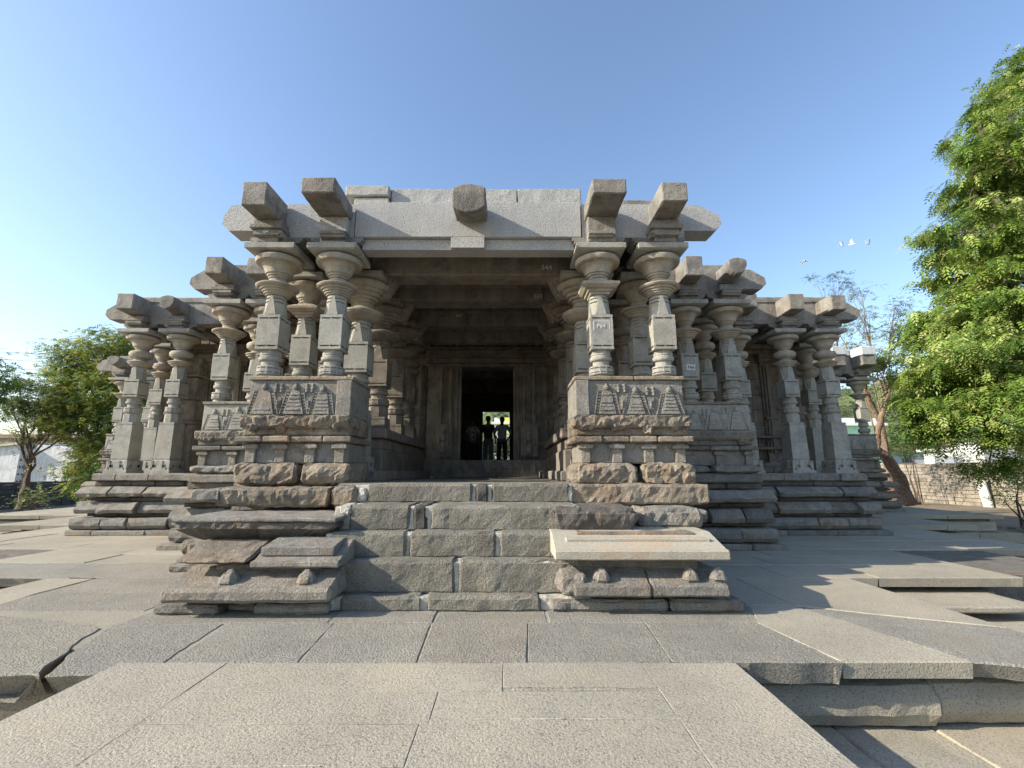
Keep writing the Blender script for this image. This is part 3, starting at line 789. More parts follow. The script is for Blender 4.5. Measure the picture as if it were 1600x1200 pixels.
text_part('544', .13, (AX+1.35, 7.852, 3.66), temple, M['paint']); text_part('553', .12, (AX+1.27, 9.112, 3.60), temple, M['paint']); text_part('547', .11, (AX-.55, 10.745, 3.75), temple, M['paint'])
text_part('354', .055, (AX-3.12, 6.588, 3.67), temple, M['paint'])
text_part('1003/53', .05, (AX+5.1, 9.165, 1.365), temple, M['paint'])

# ------------------------------------------------------------------ front staircase
PZ = -1.38
stairs = empty('front_staircase', (-.62, 4.9, PZ), 'worn stone steps with white mortar joints and broken flanking slabs below the porch', 'staircase')
def spart(mb, name, mat, label=None, smooth=False):
    o = mb.build(name, mat, stairs, smooth, label); o.matrix_parent_inverse = stairs.matrix_basis.inverted(); return o
SL, SR = -1.98, .8
steps = [  # front y, top z, bottom z, joints
    (4.98, -1.235, PZ, [-.86, .45]), (5.12, -.915, -1.24, [-.55]), (5.32, -.655, -.92, [-1.12, -.12]),
    (5.55, -.385, -.66, [-1.13, -.93]), (6.2, -.152, -.39, [-.46, -.25])]
for i, (y, zt, zb, js) in enumerate(steps):
    yb = 6.45
    xs = [SL+(.0 if i < 3 else .1)] + js + [SR+(.0 if i < 3 else .02)]
    if i == 0: xs = [SL+.25, -.86, .35]
    for k in range(len(xs)-1):
        g = .016
        mb = MB()
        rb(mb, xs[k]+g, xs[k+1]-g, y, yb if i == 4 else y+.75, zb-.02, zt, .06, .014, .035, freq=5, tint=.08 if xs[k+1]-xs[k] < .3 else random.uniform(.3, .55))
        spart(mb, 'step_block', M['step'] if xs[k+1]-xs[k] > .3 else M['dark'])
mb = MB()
for i, (y, zt, zb, js) in enumerate(steps):
    rb(mb, SL-.05, SR+.04, y+.03, y+.7, zb+.0, zt-.016, .045, .014, .012, freq=8, tint=.5, facet=0)
# mortar smears down the ends of the treads
for (x, y, z0, z1, w) in ((-1.93, 5.15, -1.33, -.95, .08), (-1.92, 6.2, -.38, -.2, .05), (-1.9, 5.54, -.5, -.38, .06), (.80, 6.21, -.38, -.18, .035), (-1.83, 4.95, -1.37, -1.27, .08)):
    rb(mb, x-w, x+w, y+.0, y+.3, z0, z1, .03, .025, .02, freq=9, tint=.5, facet=0)
spart(mb, 'mortar', M['mortar'])

def flank(name, x0, x1, y0, y1, z0, z1, mat='course', amp=.02, c=.03, prof=None, s=.055, label=None, skew=None, tint=None, freq=4):
    mb = MB(); rb(mb, x0, x1, y0, y1, z0, z1, s, amp, c, prof=prof, skew=skew, tint=tint, freq=freq); return spart(mb, name, M[mat], label)
# left flank, bottom to top
flank('base_stone', -3.51, -2.86, 4.85, 5.5, PZ, -1.29, 'course'); flank('base_stone', -2.52, -1.77, 4.85, 5.5, PZ, -1.28, 'course', .01)
flank('base_stone', -2.84, -2.55, 4.98, 5.5, PZ, -1.30, 'rusty', .05, .05)
def slope_back(y0, run, rise):
    return lambda x, y, z: (x, y, z)
def wedge(zt, y0, yk, rise):
    return lambda x, y, z: (x, y, z+(rise*min(1, max(0, (y-y0)/(yk-y0))) if z > zt-.03 else 0))
flank('moulded_slab', -3.36, -1.70, 4.7, 5.6, -1.235, -1.10, 'course', .012, .035, skew=wedge(-1.10, 4.78, 5.1, .12))
for x in (-2.78, -2.02): flank('moulding_boss', x-.09, x+.09, 4.8, 4.98, -1.12, -.96, 'course', .015, .05, s=.04, prof=lambda t: .055*t*t)
flank('riser_stone', -3.05, -1.95, 5.05, 5.8, -1.12, -.93, 'course', .02)
flank('moulded_slab', -3.37, -2.62, 4.87, 5.9, -.95, -.865, 'rusty', .025, .04, skew=wedge(-.865, 4.9, 5.25, .12), prof=pf_under)
flank('moulded_slab', -2.6, -1.70, 4.87, 5.9, -.945, -.88, 'course', .005, .015, skew=wedge(-.88, 4.93, 5.3, .15))
flank('moulded_slab', -2.55, -1.80, 4.98, 5.9, -.85, -.76, 'course', .004, .01, skew=wedge(-.76, 5.0, 5.3, .05))
flank('rough_slab', -3.7, -1.93, 5.28, 6.4, -.76, -.53, 'dark', .03, .03, prof=pf_under, label='dark rough slab with undercut edge', tint=.6)
flank('moulded_slab', -3.72, -1.90, 5.26, 6.42, -.545, -.50, 'course', .012, .02)
flank('small_stone', -3.95, -3.4, 5.75, 6.3, -.98, -.80, 'course', .03, .05); flank('small_stone', -4.15, -3.3, 5.9, 6.6, -1.2, -1.1, 'course', .02, .03)
flank('moulded_slab', -3.92, -2.28, 6.12, 6.9, -.455, -.2, 'rusty', .03, .04, prof=lambda t: .1*(1-t) if t < .5 else .05, label='long rusty moulded slab under the left pedestal')
flank('small_stone', -4.15, -3.75, 6.15, 6.6, -.38, -.22, 'course', .02, .03)
flank('rubble_stone', -2.32, -1.98, 6.14, 6.7, -.47, -.18, 'rusty', .03, .06)
# right flank
flank('base_stone', .42, 1.60, 4.95, 5.6, PZ, -1.265, 'course'); flank('base_stone', 1.62, 2.36, 4.93, 5.6, PZ, -1.26, 'course', .012)
flank('moulded_slab', .64, 1.40, 4.8, 5.7, -1.205, -1.09, 'course', .008, .02, skew=wedge(-1.09, 4.86, 5.1, .12)); flank('moulded_slab', 1.41, 2.17, 4.8, 5.7, -1.205, -1.09, 'course', .008, .02, skew=wedge(-1.09, 4.86, 5.1, .10))
flank('broken_corner', .49, .80, 4.84, 5.3, -1.21, -.99, 'course', .03, .05)
for x in (.93, 1.83, 2.1): flank('moulding_boss', x-.09, x+.09, 4.84, 5.02, -1.10, -.95, 'course', .012, .05, s=.04, prof=lambda t: .055*t*t)
flank('riser_stone', .7, 2.0, 5.1, 5.9, -1.05, -.87, 'course', .01)
def stepprof(t): return .07*max(0, 1-t*3)
flank('moulded_slab', .46, 2.22, 4.85, 5.95, -.87, -.775, 'rust_paving', .003, .012, skew=lambda x, y, z: (x, y, z+(.13*min(1, max(0, (y-4.9)/.4)) if z > -.80 else 0)), label='smooth pale slab with bevelled edge and rust stains')
flank('moulded_slab', .60, 2.12, 5.06, 6.0, -.76, -.685, 'rust_paving', .003, .012)
flank('moulded_slab', .74, 2.02, 5.22, 6.0, -.70, -.645, 'rusty', .004, .012)
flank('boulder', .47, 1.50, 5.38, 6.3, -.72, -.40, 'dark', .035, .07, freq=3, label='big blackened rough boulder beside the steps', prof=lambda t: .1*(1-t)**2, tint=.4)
flank('rough_slab', 1.56, 2.34, 5.7, 6.4, -.68, -.43, 'course', .03, .06, tint=.6)
flank('small_stone', 2.3, 2.5, 5.95, 6.3, -.62, -.47, 'course', .02, .04)
flank('moulded_slab', .78, 2.66, 6.22, 7.0, -.42, -.16, 'rusty', .03, .035, label='long rough slab under the right pedestal', tint=.7)
flank('riser_stone', .9, 2.3, 6.3, 7.0, -1.3, -.68, 'course', .01); flank('riser_stone', -3.4, -2.0, 6.3, 7.0, -1.3, -.5, 'course', .01)

# ------------------------------------------------------------------ platform and paving
def outl(pts, step=.08, jit=.01):
    out = []
    n = len(pts)
    for k in range(n):
        a = Vector(pts[k]); b = Vector(pts[(k+1) % n]); L = (b-a).length; m = max(1, int(L/step))
        nrm = Vector((-(b-a).y, (b-a).x))/max(L, 1e-6)
        for i in range(m):
            p = a+(b-a)*(i/m)
            if jit: p = p + nrm*jit*(noise.noise(Vector((p.x*4, p.y*4, 1)))+.5*noise.noise(Vector((p.x*13, p.y*13, 4))))
            out.append(p)
    return out
def slab(mb, pts, z, th, jit=.006, ch=.012, step=.1, tint=None, sink=0):
    o = outl(pts, step, jit); c = sum(o, Vector((0, 0)))/len(o)
    n = len(o)
    def ring(ins, z_, j=0):
        r = []
        for k in range(n):
            p = o[k]; q = o[k-1]; w = o[(k+1) % n]; t = (w-q); nn = Vector((-t.y, t.x))/max(t.length, 1e-6)
            p2 = p+nn*ins
            r.append((p2.x, p2.y, z_+(j*noise.noise(Vector((p.x*6, p.y*6, z_))) if j else 0)))
        return r
    v = ring(ch+.002, z) + ring(0, z-ch, .004) + ring(.004+jit*2.5, z-th, .01*(jit > .01))
    f = [tuple(range(n))]
    for L in (0, 1):
        for k in range(n):
            a, b = L*n+k, L*n+(k+1) % n
            f.append((a, a+n, b+n, b))
    f.append(tuple(2*n+k for k in range(n-1, -1, -1)))
    mb.add(v, f, tint)

G = .005
# foreground smooth walkway, X -2.87..1.67, Y up to 3.72
mb = MB()
def rectslab(mb, x0, x1, y0, y1, z=PZ, th=.11, jit=.003, g=.002, tint=None, ch=.002, step=.15):
    slab(mb, [(x0+g, y0+g), (x1-g, y0+g), (x1-g, y1-g), (x0+g, y1-g)], z+random.uniform(-.002, .002), th, jit, ch, step, tint)
W0, W1, WY = -2.87, 1.67, 3.72
g = .003
rectslab(mb, W0, -2.07, .2, WY, jit=.003, tint=.5)
rectslab(mb, -2.07, -.04, 3.27, WY, tint=.55); rectslab(mb, -.04, .97, 3.32, WY, tint=.5)
rectslab(mb, -2.07, -.45, 2.88, 3.27, tint=.45); rectslab(mb, -.45, .97, 2.9, 3.32, tint=.6) if False else rectslab(mb, -.45, .97, 2.93, 3.27, tint=.48)
mb2 = MB()
rectslab(mb, -2.07, -.50, 2.5, 2.88, tint=.52); rectslab(mb, -.50, .97, 2.4, 2.93, tint=.46)
rectslab(mb, -2.07, -.6, .2, 2.5, tint=.5); rectslab(mb, -.6, .97, .2, 2.4, tint=.55)
rectslab(mb, .97, W1, .2, WY, tint=.5)
struct(mb.build('smooth_walkway_paving', M['paving']))
mb = MB()
for (xa, xb, yy, k) in ((.02, .62, 3.295, 7), (-.2, .95, 2.93, 9), (-1.7, -1.1, 2.5, 5)):
    x = xa
    while x < xb:
        w = random.uniform(.1, .4); rb(mb, x, x+w, yy-random.uniform(.001, .004), yy+random.uniform(.001, .004), PZ-.008, PZ+.004, .03, .002, .002, tint=.5); x += w+random.uniform(.002, .05)
struct(mb.build('joint_mortar', M['mortar']))
# hammered slabs in front of the stairs and left
mb = MB()
def qs(pts, jit=.016, tint=None, th=.16): slab(mb, pts, PZ+random.uniform(-.003, .004), th, jit, .006, .06, tint)
qs([(-2.52, 3.725), (-1.56, 3.725), (-1.63, 4.63), (-2.60, 4.63)]); qs([(-1.555, 3.725), (-.68, 3.725), (-.72, 4.63), (-1.625, 4.63)])
qs([(-.675, 3.725), (.135, 3.725), (.175, 4.63), (-.713, 4.63)], .01); qs([(.14, 3.725), (1.205, 3.725), (1.265, 4.63), (.18, 4.63)], .01)
qs([(1.21, 3.725), (2.46, 3.72), (2.31, 4.63), (1.27, 4.63)], .014)
qs([(-3.20, 3.5), (-2.9, 3.52), (-2.54, 3.73), (-2.64, 4.62), (-3.62, 4.50), (-3.45, 4.0)], .035)
qs([(-4.6, 3.45), (-3.24, 3.5), (-3.5, 4.0), (-3.66, 4.5), (-4.2, 4.7), (-5.3, 4.9), (-5.3, 3.6)], .04)
qs([(-2.62, 4.64), (-1.7, 4.64), (-1.7, 4.98), (-3.0, 5.0), (-3.6, 4.95), (-3.62, 4.53)], .01); qs([(-1.69, 4.64), (-.72, 4.64), (-.72, 5.1), (-1.69, 5.1)], .006); qs([(-.70, 4.64), (.36, 4.64), (.36, 5.1), (-.70, 5.1)], .006)
qs([(.38, 4.64), (1.5, 4.64), (1.5, 5.1), (.38, 5.1)], .006); qs([(1.51, 4.64), (2.35, 4.64), (2.5, 5.2), (1.51, 5.1)], .008)
struct(mb.build('hammered_paving', M['rough_paving']))
# remaining platform paving, smooth weathered slabs both sides
mb = MB(); mbr = MB()
def strip(x0, x1, y0, y1, rows=None, tint0=.5, target=None, wmin=1.0, wmax=2.6, jit=.006):
    t = target or mb
    y = y0
    while y < y1-.02:
        h = min(random.uniform(.7, 1.2), y1-y)
        if y1-y-h < .4: h = y1-y
        x = x0
        while x < x1-.02:
            w = min(random.uniform(wmin, wmax), x1-x)
            if x1-x-w < .6: w = x1-x
            slab(t, [(x+.005, y+.005), (x+w-.005, y+.005), (x+w-.005, y+h-.005), (x+.005, y+h-.005)], PZ+random.uniform(-.005, .005), .12, jit, .01, .15, random.uniform(.3, .65))
            x += w
        y += h
# right side
slab(mb, [(2.466, 3.74), (3.435, 3.74), (3.215, 4.4), (2.995, 5.2), (2.52, 5.2), (2.318, 4.63)], PZ, .12, .003, .01, .15, .5)
slab(mbr, [(3.44, 3.76), (3.9, 3.62), (4.5, 3.7), (4.5, 4.5), (3.6, 4.9), (3.0, 5.2), (3.22, 4.4)], PZ-.004, .13, .03, .014, .08, .5)
slab(mb, [(3.003, 5.208), (3.603, 4.905), (4.5, 4.505), (4.5, 6.49), (2.995, 6.49)], PZ+.001, .12, .006, .01, .15, .55)
slab(mb, [(2.52, 5.22), (3.0, 5.22), (2.98, 6.48), (2.52, 6.48)], PZ, .12, .006, .01, .15, .45)
strip(2.5, 6.85, 6.5, 8.8); strip(4.6, 10.05, 8.8, 11.2); strip(8.5, 10.05, 11.2, 12.62); strip(8.5, 12.35, 12.62, 15.5); strip(8.5, 16.1, 15.5, 24, wmin=1.8, wmax=3.5)
# left side
strip(-5.45, -3.68, 5.0, 6.5, target=mbr, jit=.02)
slab(mb, [(-5.75, 4.75), (-5.3, 4.92), (-5.46, 5.7), (-5.46, 6.45), (-6.1, 6.45), (-6.1, 5.2)], PZ, .12, .006, .01, .15, .6)
strip(-8.15, -3.6, 6.5, 7.5, target=mbr, jit=.02); strip(-8.15, -3.6, 7.5, 8.8); strip(-11.4, -5.9, 8.8, 11.0); strip(-11.4, -9.8, 11.0, 12.62); strip(-13.7, -9.8, 12.62, 15.5); strip(-17.4, -9.8, 15.5, 24, wmin=1.8, wmax=3.5)
struct(mb.build('platform_paving', M['paving'])); struct(mbr.build('rough_platform_paving', M['rough_paving']))
# platform retaining courses under the paving
mb = MB()
def ledge(x0, x1, y0, y1, near=False):
    """courses under a platform rectangle whose exposed sides face -y and outward"""
    s = .09 if near else .25
    rb(mb, x0+.35, x1-.35, y0+.38, y1, -1.57, PZ-.115, .5, .01, .02, tint=.1)
    run_blocks(mb, x0+.08, x1-.08, y0+.10, y1, -1.90, -1.59, 'x', pf_roll if near else None, .02, s, True, 1.2, 2.6)
    run_blocks(mb, x0-.3, x1+.3, y0-.34, y1, -2.22, -1.905, 'x', None, .012, s*1.3, True, .9, 1.8)
ledge(-2.75, 1.55, .3, 3.7)
ledge(1.6, 4.4, 3.75, 6.4, True); ledge(-5.9, -2.9, 3.6, 6.4, True)
ledge(2.6, 6.7, 6.52, 8.7, True); ledge(-8.05, -3.7, 6.52, 8.7, True)
ledge(4.7, 9.95, 8.85, 12.5); ledge(-11.3, -6, 8.85, 12.5)
ledge(8.0, 12.25, 12.65, 15.4); ledge(-13.6, -9, 12.65, 15.4)
ledge(9, 16, 15.55, 28); ledge(-17.3, -10, 15.55, 28)
# extra stepped slabs by the right re-entrant corner
rb(mb, 4.2, 6.4, 5.9, 6.7, -1.66, -1.58, .15, .008, .02, tint=.6); rb(mb, 5.0, 8.4, 5.3, 6.4, -1.86, -1.76, .15, .01, .03); rb(mb, 5.8, 9.4, 4.6, 5.5, -2.05, -1.95, .15, .01, .03)
struct(mb.build('platform_ledges', M['paving']))
mb = MB()
for (x0, x1, y0, y1) in ((W0+.03, W1-.03, .3, 3.8), (-3.1, 3.3, 3.78, 6.6), (3.2, 4.4, 4.2, 6.6), (-5.3, -3.1, 4.0, 6.6), (2.6, 6.75, 6.55, 8.9), (-8.1, -3.6, 6.55, 8.9), (4.7, 9.95, 8.9, 12.7), (-11.3, -5.9, 8.9, 12.7)):
    box(mb, x0, x1, y0, y1, -1.5, PZ-.0065-.0002*abs(x0), .2)
struct(mb.build('joint_fill', M['paving']))
mb = MB(); rb(mb, -9.7, 8.6, 6.9, 24, -2.2, PZ-.03, 2, 0, .02); rb(mb, -17.2, 15.9, 15.8, 24, -2.2, PZ-.035, 2, 0, .02); struct(mb.build('platform_core', M['course']))
# ground
def ground():
    xs = np.concatenate([np.linspace(-600, -60, 12), np.linspace(-50, -10, 20), np.linspace(-9.5, 12, 40), np.linspace(12.5, 50, 50), np.linspace(60, 600, 12)])
    ys = np.concatenate([np.linspace(-200, -10, 6), np.linspace(-4, 60, 90), np.linspace(70, 900, 16)])
    v = []; 
    for y in ys:
        for x in xs:
            z = -2.27 + .05*noise.noise(Vector((x*.35, y*.35, 0))) + .03*noise.noise(Vector((x*1.4, y*1.4, 3)))
            v.append((x, y, z))
    nx = len(xs); f = [(j*nx+i, j*nx+i+1, (j+1)*nx+i+1, (j+1)*nx+i) for j in range(len(ys)-1) for i in range(nx-1)]
    m_ = MB(); m_.add(v, f, .5); struct(m_.build('ground', M['earth'], smooth=True))
ground()
# scattered rubble on the earth right of the platform
mb = MB()
for k in range(150):
    x = random.uniform(10.6, 27); y = random.uniform(8, 22)
    if y > 12 and x < 13: continue
    if y > 15 and x < 17: continue
    r = random.uniform(.05, .22)
    rb(mb, x-r, x+r, y-r*.8, y+r*.8, -2.3, -2.3+r*random.uniform(.6, 1.2), .2, r*.25, r*.4)
for k in range(60):
    x = random.uniform(3.6, 8); y = random.uniform(2.8, 5.5); r = random.uniform(.03, .11)
    rb(mb, x-r, x+r, y-r*.8, y+r*.8, -2.28, -2.27+r*random.uniform(.6, 1.2), .1, r*.25, r*.4)
o = mb.build('rubble', M['wallstone']); o['kind'] = 'stuff'; o['label'] = 'loose broken stones lying on bare earth beside the platform'

# ------------------------------------------------------------------ boundary walls
def masonry_wall(name, x, y0, y1, z0, z1, mat, label, course=.26, seglen=.6, dx=.4, slope=0):
    mb = MB(); z = z0; r = 0
    while z < z1-.01:
        h = min(course, z1-z); y = y0 - (seglen*.5 if r % 2 else 0)
        while y < y1:
            L = seglen*random.uniform(.6, 1.4)
            j = random.uniform(-.02, .02)
            rb(mb, x+j, x+dx, max(y, y0)+.008, min(y+L, y1)-.008, z+.006, z+h-.006, 1, .012, .03)
            y += L
        z += h; r += 1
    o = mb.build(name, M[mat]); tag(o, label, 'wall'); return o
masonry_wall('boundary_wall', 31.5, 16, 60, -2.3, .62, 'wallstone', 'tan stone block boundary wall behind the leaning tree, dappled with branch shadows')
masonry_wall('boundary_wall', -31.4, 20, 60, -2.3, -.62, 'black', 'shaded low boundary wall in front of the whitewashed building', .3, .9, .4)

# ------------------------------------------------------------------ trees
def add_leaves(centers, normals_dir, size, leaflets, droop, tint_lo=0, tint_hi=1, width=.32):
    """vectorised compound leaves: each sprig is a drooping rachis with paired leaflets (quads)"""
    n = len(centers)
    az = rng.uniform(0, 2*np.pi, n); el = rng.normal(-droop, .35, n)
    d = np.stack([np.cos(az)*np.cos(el), np.sin(az)*np.cos(el), np.sin(el)], 1)
    d = d*.7 + normals_dir*.6; d /= np.linalg.norm(d, axis=1, keepdims=True)
    up = np.tile(np.array([[0, 0, 1.0]]), (n, 1)) + rng.normal(0, .25, (n, 3))
    side = np.cross(d, up); side /= np.linalg.norm(side, axis=1, keepdims=True)+1e-9
    nrm = np.cross(side, d)
    sz = size*rng.uniform(.65, 1.25, n)
    V = []; T = []
    tint = np.clip(rng.uniform(tint_lo, tint_hi, n), 0, 1)
    for k in range(leaflets):
        t = (k//2+1)/(leaflets//2+1); sg = 1 if k % 2 else -1
        base = centers + d*(sz*t)[:, None]*.9 - np.array([0, 0, 1])*(sz*t*t*.35)[:, None]
        ld = d*.55 + side*sg*.8 + np.array([[0, 0, -.28]]) + rng.normal(0, .12, (n, 3))
        if k == leaflets-1: ld = d.copy()
        ld /= np.linalg.norm(ld, axis=1, keepdims=True)
        L = (sz*.42*(1.1-.4*t))[:, None]; wv = np.cross(ld, nrm); wv /= np.linalg.norm(wv, axis=1, keepdims=True)+1e-9
        W = L*width*.5
        p0 = base; p1 = base+ld*L*.45+wv*W; p2 = base+ld*L; p3 = base+ld*L*.45-wv*W
        V.append(np.stack([p0, p1, p2, p3], 1)); T.append(np.repeat(tint+rng.uniform(-.06, .06, n), 4))
    V = np.concatenate(V).reshape(-1, 3); T = np.concatenate(T); return V, T

def leaf_object(name, V, T, mat, parent):
    n = len(V)//4
    me = bpy.data.meshes.new(name); me.vertices.add(len(V)); me.vertices.foreach_set('co', V.astype(np.float32).ravel())
    me.loops.add(4*n); me.loops.foreach_set('vertex_index', np.arange(4*n, dtype=np.int32))
    me.polygons.add(n); me.polygons.foreach_set('loop_start', np.arange(0, 4*n, 4, dtype=np.int32)); me.polygons.foreach_set('loop_total', np.full(n, 4, dtype=np.int32))
    a = me.attributes.new('tint', 'FLOAT', 'POINT'); a.data.foreach_set('value', np.clip(T, 0, 1).astype(np.float32))
    me.materials.append(mat); me.update(); me.validate()
    o = bpy.data.objects.new(name, me); col.objects.link(o); o.parent = parent; return o

def tube(mb, pts, radii, n=8, amp=0):
    vs = []; fs = []
    P = [Vector(p) for p in pts]
    for i, p in enumerate(P):
        t = (P[min(i+1, len(P)-1)]-P[max(i-1, 0)]).normalized()
        a = t.orthogonal().normalized() if i == 0 else (a - t*a.dot(t)).normalized()
        b = t.cross(a)
        for k in range(n):
            th = 2*math.pi*k/n; r = radii[i]
            if amp: r *= 1+amp*noise.noise(Vector((p.x*2+math.cos(th)*1.5, p.y*2+math.sin(th)*1.5, p.z*2.2)))
            q = p+(a*math.cos(th)+b*math.sin(th))*r; vs.append(tuple(q))
    for i in range(len(P)-1):
        for k in range(n): fs.append((i*n+k, i*n+(k+1) % n, (i+1)*n+(k+1) % n, (i+1)*n+k))
    fs.append(tuple(range(n-1, -1, -1))); fs.append(tuple((len(P)-1)*n+k for k in range(n)))
    mb.add(vs, fs, .5)

def wig(a, b, n=6, amt=.12):
    a = Vector(a); b = Vector(b); L = (b-a).length; out = []
    s0 = random.random()*30
    for k in range(n+1):
        t = k/n; p = a.lerp(b, t); w = math.sin(math.pi*t)*amt*L
        out.append(p+Vector((noise.noise(Vector((t*2.5+s0, 0, 0))), noise.noise(Vector((t*2.5+s0, 9, 0))), .5*noise.noise(Vector((t*2.5+s0, 19, 0)))))*w)
    return out

def tree(name, label, base, trunk_pts, r0, blobs, n_clump, per_clump, leaf_size, mat, bark='bark', leaflets=7, droop=.3, clump_r=.5, hi=1.0, group=None, width=.32, twigs=True, shell=.55, limb=.26):
    root = empty(name, base, label, 'tree', group); B = Vector(base)
    loc = lambda p: Vector(p)-B
    mb = MB()
    tp = [loc(p) for p in trunk_pts]
    # smooth trunk
    fine = []
    for k in range(len(tp)-1): fine += wig(tp[k], tp[k+1], 4, .08)[:-1]
    fine.append(tp[-1]); rad = [r0*(1-.86*i/(len(fine)-1)) for i in range(len(fine))]; rad[0] *= 1.35
    tube(mb, fine, rad, 10, .25)
    limbs = []
    for (c, r) in blobs:
        c2 = loc(c); st = fine[min(len(fine)-1, int(len(fine)*random.uniform(.45, .95)))]
        pts = wig(st, c2, 7, .16); tube(mb, pts, [r0*limb*(1-.8*k/7) for k in range(8)], 6); limbs.append(pts)
    C = []; N = []
    vol = np.array([r[0]*r[1]*r[2] if hasattr(r, '__len__') else r**3 for c, r in blobs])**(2/3); share = vol/vol.sum()
    cl = []
    for (c, r), sh, pts in zip(blobs, share, limbs):
        rr = np.array(r if hasattr(r, '__len__') else (r, r, r*.8))
        m = max(3, int(n_clump*sh))
        u = rng.normal(0, 1, (m, 3)); u /= np.linalg.norm(u, axis=1, keepdims=True)
        rad_ = rng.uniform(shell, 1.0, m)**.6
        p = np.array(loc(c)) + u*rr*rad_[:, None]*(1+.18*rng.normal(0, 1, (m, 1)))
        for q, uu in zip(p, u):
            cl.append((q, uu, np.linalg.norm(rr)))
            if twigs and random.random() < .5:
                tube(mb, wig(pts[random.randint(3, 7)], Vector(q), 3, .15), [r0*.06, r0*.045, r0*.03, r0*.015], 4)
    for q, uu, _ in cl:
        k = max(3, int(per_clump*random.uniform(.5, 1.5)))
        cr = clump_r*random.uniform(.6, 1.4)
        pp = q + rng.normal(0, 1, (k, 3))*np.array([cr, cr, cr*.45])*.6
        C.append(pp); N.append(np.repeat(uu[None]*np.array([1, 1, .25]), k, 0))
    tr = mb.build('trunk', M[bark], root, True)
    C = np.concatenate(C); N = np.concatenate(N)
    V, T = add_leaves(C, N, leaf_size, leaflets, droop, 0, hi, width)
    # clump-level colour variety
    cn = np.array([noise.noise(Vector(c)*.8) for c in C])*.5
    T = T+np.tile(np.repeat(cn, 4), leaflets)
    leaf_object('crown', V, T, mat, root)
    return root

import math as _m
F_, TH_ = 720., R(10.8)
def at(x, y, Y):
    """where a thing seen at that place stands when it is Y metres away"""
    u = (x-795)/F_; v = (600-y)/F_; f = math.cos(TH_)-v*math.sin(TH_); z = math.sin(TH_)+v*math.cos(TH_)
    return (u/f*Y, Y, z/f*Y)
# big tree at the right
bl = []
for (x, y, Y, r) in ((1625, 170, 17, 2.3), (1580, 250, 16.5, 2.0), (1660, 330, 18, 3.2), (1555, 360, 16, 1.9), (1590, 470, 15.5, 2.2), (1515, 425, 17, 1.2), (1530, 500, 16.5, 1.8), (1462, 510, 17.5, 1.1), (1480, 590, 16.5, 1.6), (1440, 595, 17.2, 1.0),
                     (1560, 590, 15.3, 2.0), (1600, 640, 14.5, 1.6), (1520, 660, 16, 1.3), (1660, 560, 15, 2.4), (1455, 640, 17, .9), (1545, 725, 16.3, .55), (1565, 300, 17.5, 1.1), (1640, 90, 17.5, 1.6), (1580, 130, 17.5, .9), (1545, 215, 17.2, .8), (1528, 270, 17.2, .7), (1560, 150, 17.4, .7), (1515, 345, 17, .8), (1760, 300, 19, 3.8), (1800, 520, 17, 3.4)):
    p = at(x, y, Y); bl.append((p, (r, r, r*.75)))
tree('feathery_tree', 'tall bright green tree with drooping feathery leaves filling the right edge', (20.3, 18.2, -2.3), [(20.3, 18.2, -2.3), (20.6, 18, 2), (20.2, 17.6, 6), (20.6, 17.6, 11), (20.5, 17.6, 15)], .42, bl, 620, 64, .46, M['leaf_bright'], leaflets=9, droop=.6, clump_r=.5, width=.36)
# gnarled leaning tree, sparse crown
gb = []
for (x, y, r) in ((1350, 500, .8), (1390, 520, .9), (1400, 480, .7), (1370, 560, .8), (1430, 560, .8), (1345, 455, .6), (1335, 545, .7)):
    gb.append((at(x, y, 25), r))
tree('leaning_tree', 'gnarled brown leaning tree with thin sparse crown against the tan wall', at(1418, 785, 26), [at(1418, 786, 26), at(1405, 745, 25.8), at(1382, 712, 25.5), at(1368, 700, 25.4), at(1372, 670, 25.3), at(1385, 630, 25), at(1392, 590, 25)], .36, gb, 110, 10, .36, M['leaf_pale'], 'barkred', 7, .1, .5, shell=.2, limb=.14)
tree('leaning_tree', 'slim bare-limbed tree forking beside the gnarled trunk', at(1396, 780, 27), [at(1396, 782, 27), at(1386, 720, 26.7), at(1376, 660, 26.5), at(1345, 600, 26.2), at(1330, 560, 26)], .28, [(at(1330, 540, 26), .9), (at(1310, 520, 26), .8), (at(1440, 620, 26), 1.2)], 50, 12, .32, M['leaf_pale'], 'barkred', 7, .1, .5, shell=.2)
# sapling rising behind the right wing roof
tree('sapling', 'thin leggy sapling sprouting above the right wing roof', at(1308, 560, 22), [at(1308, 640, 22), at(1308, 540, 22), at(1308, 470, 22)], .07, [(at(1268, 432, 22), .28), (at(1278, 440, 22), .25), (at(1296, 433, 22), .3), (at(1310, 434, 22), .35), (at(1323, 436, 22), .35), (at(1318, 447, 22), .25), (at(1302, 450, 22), .25), (at(1292, 463, 22), .25)], 60, 5, .2, M['leaf_deep'], 'bark', 7, .0, .16, shell=.1)
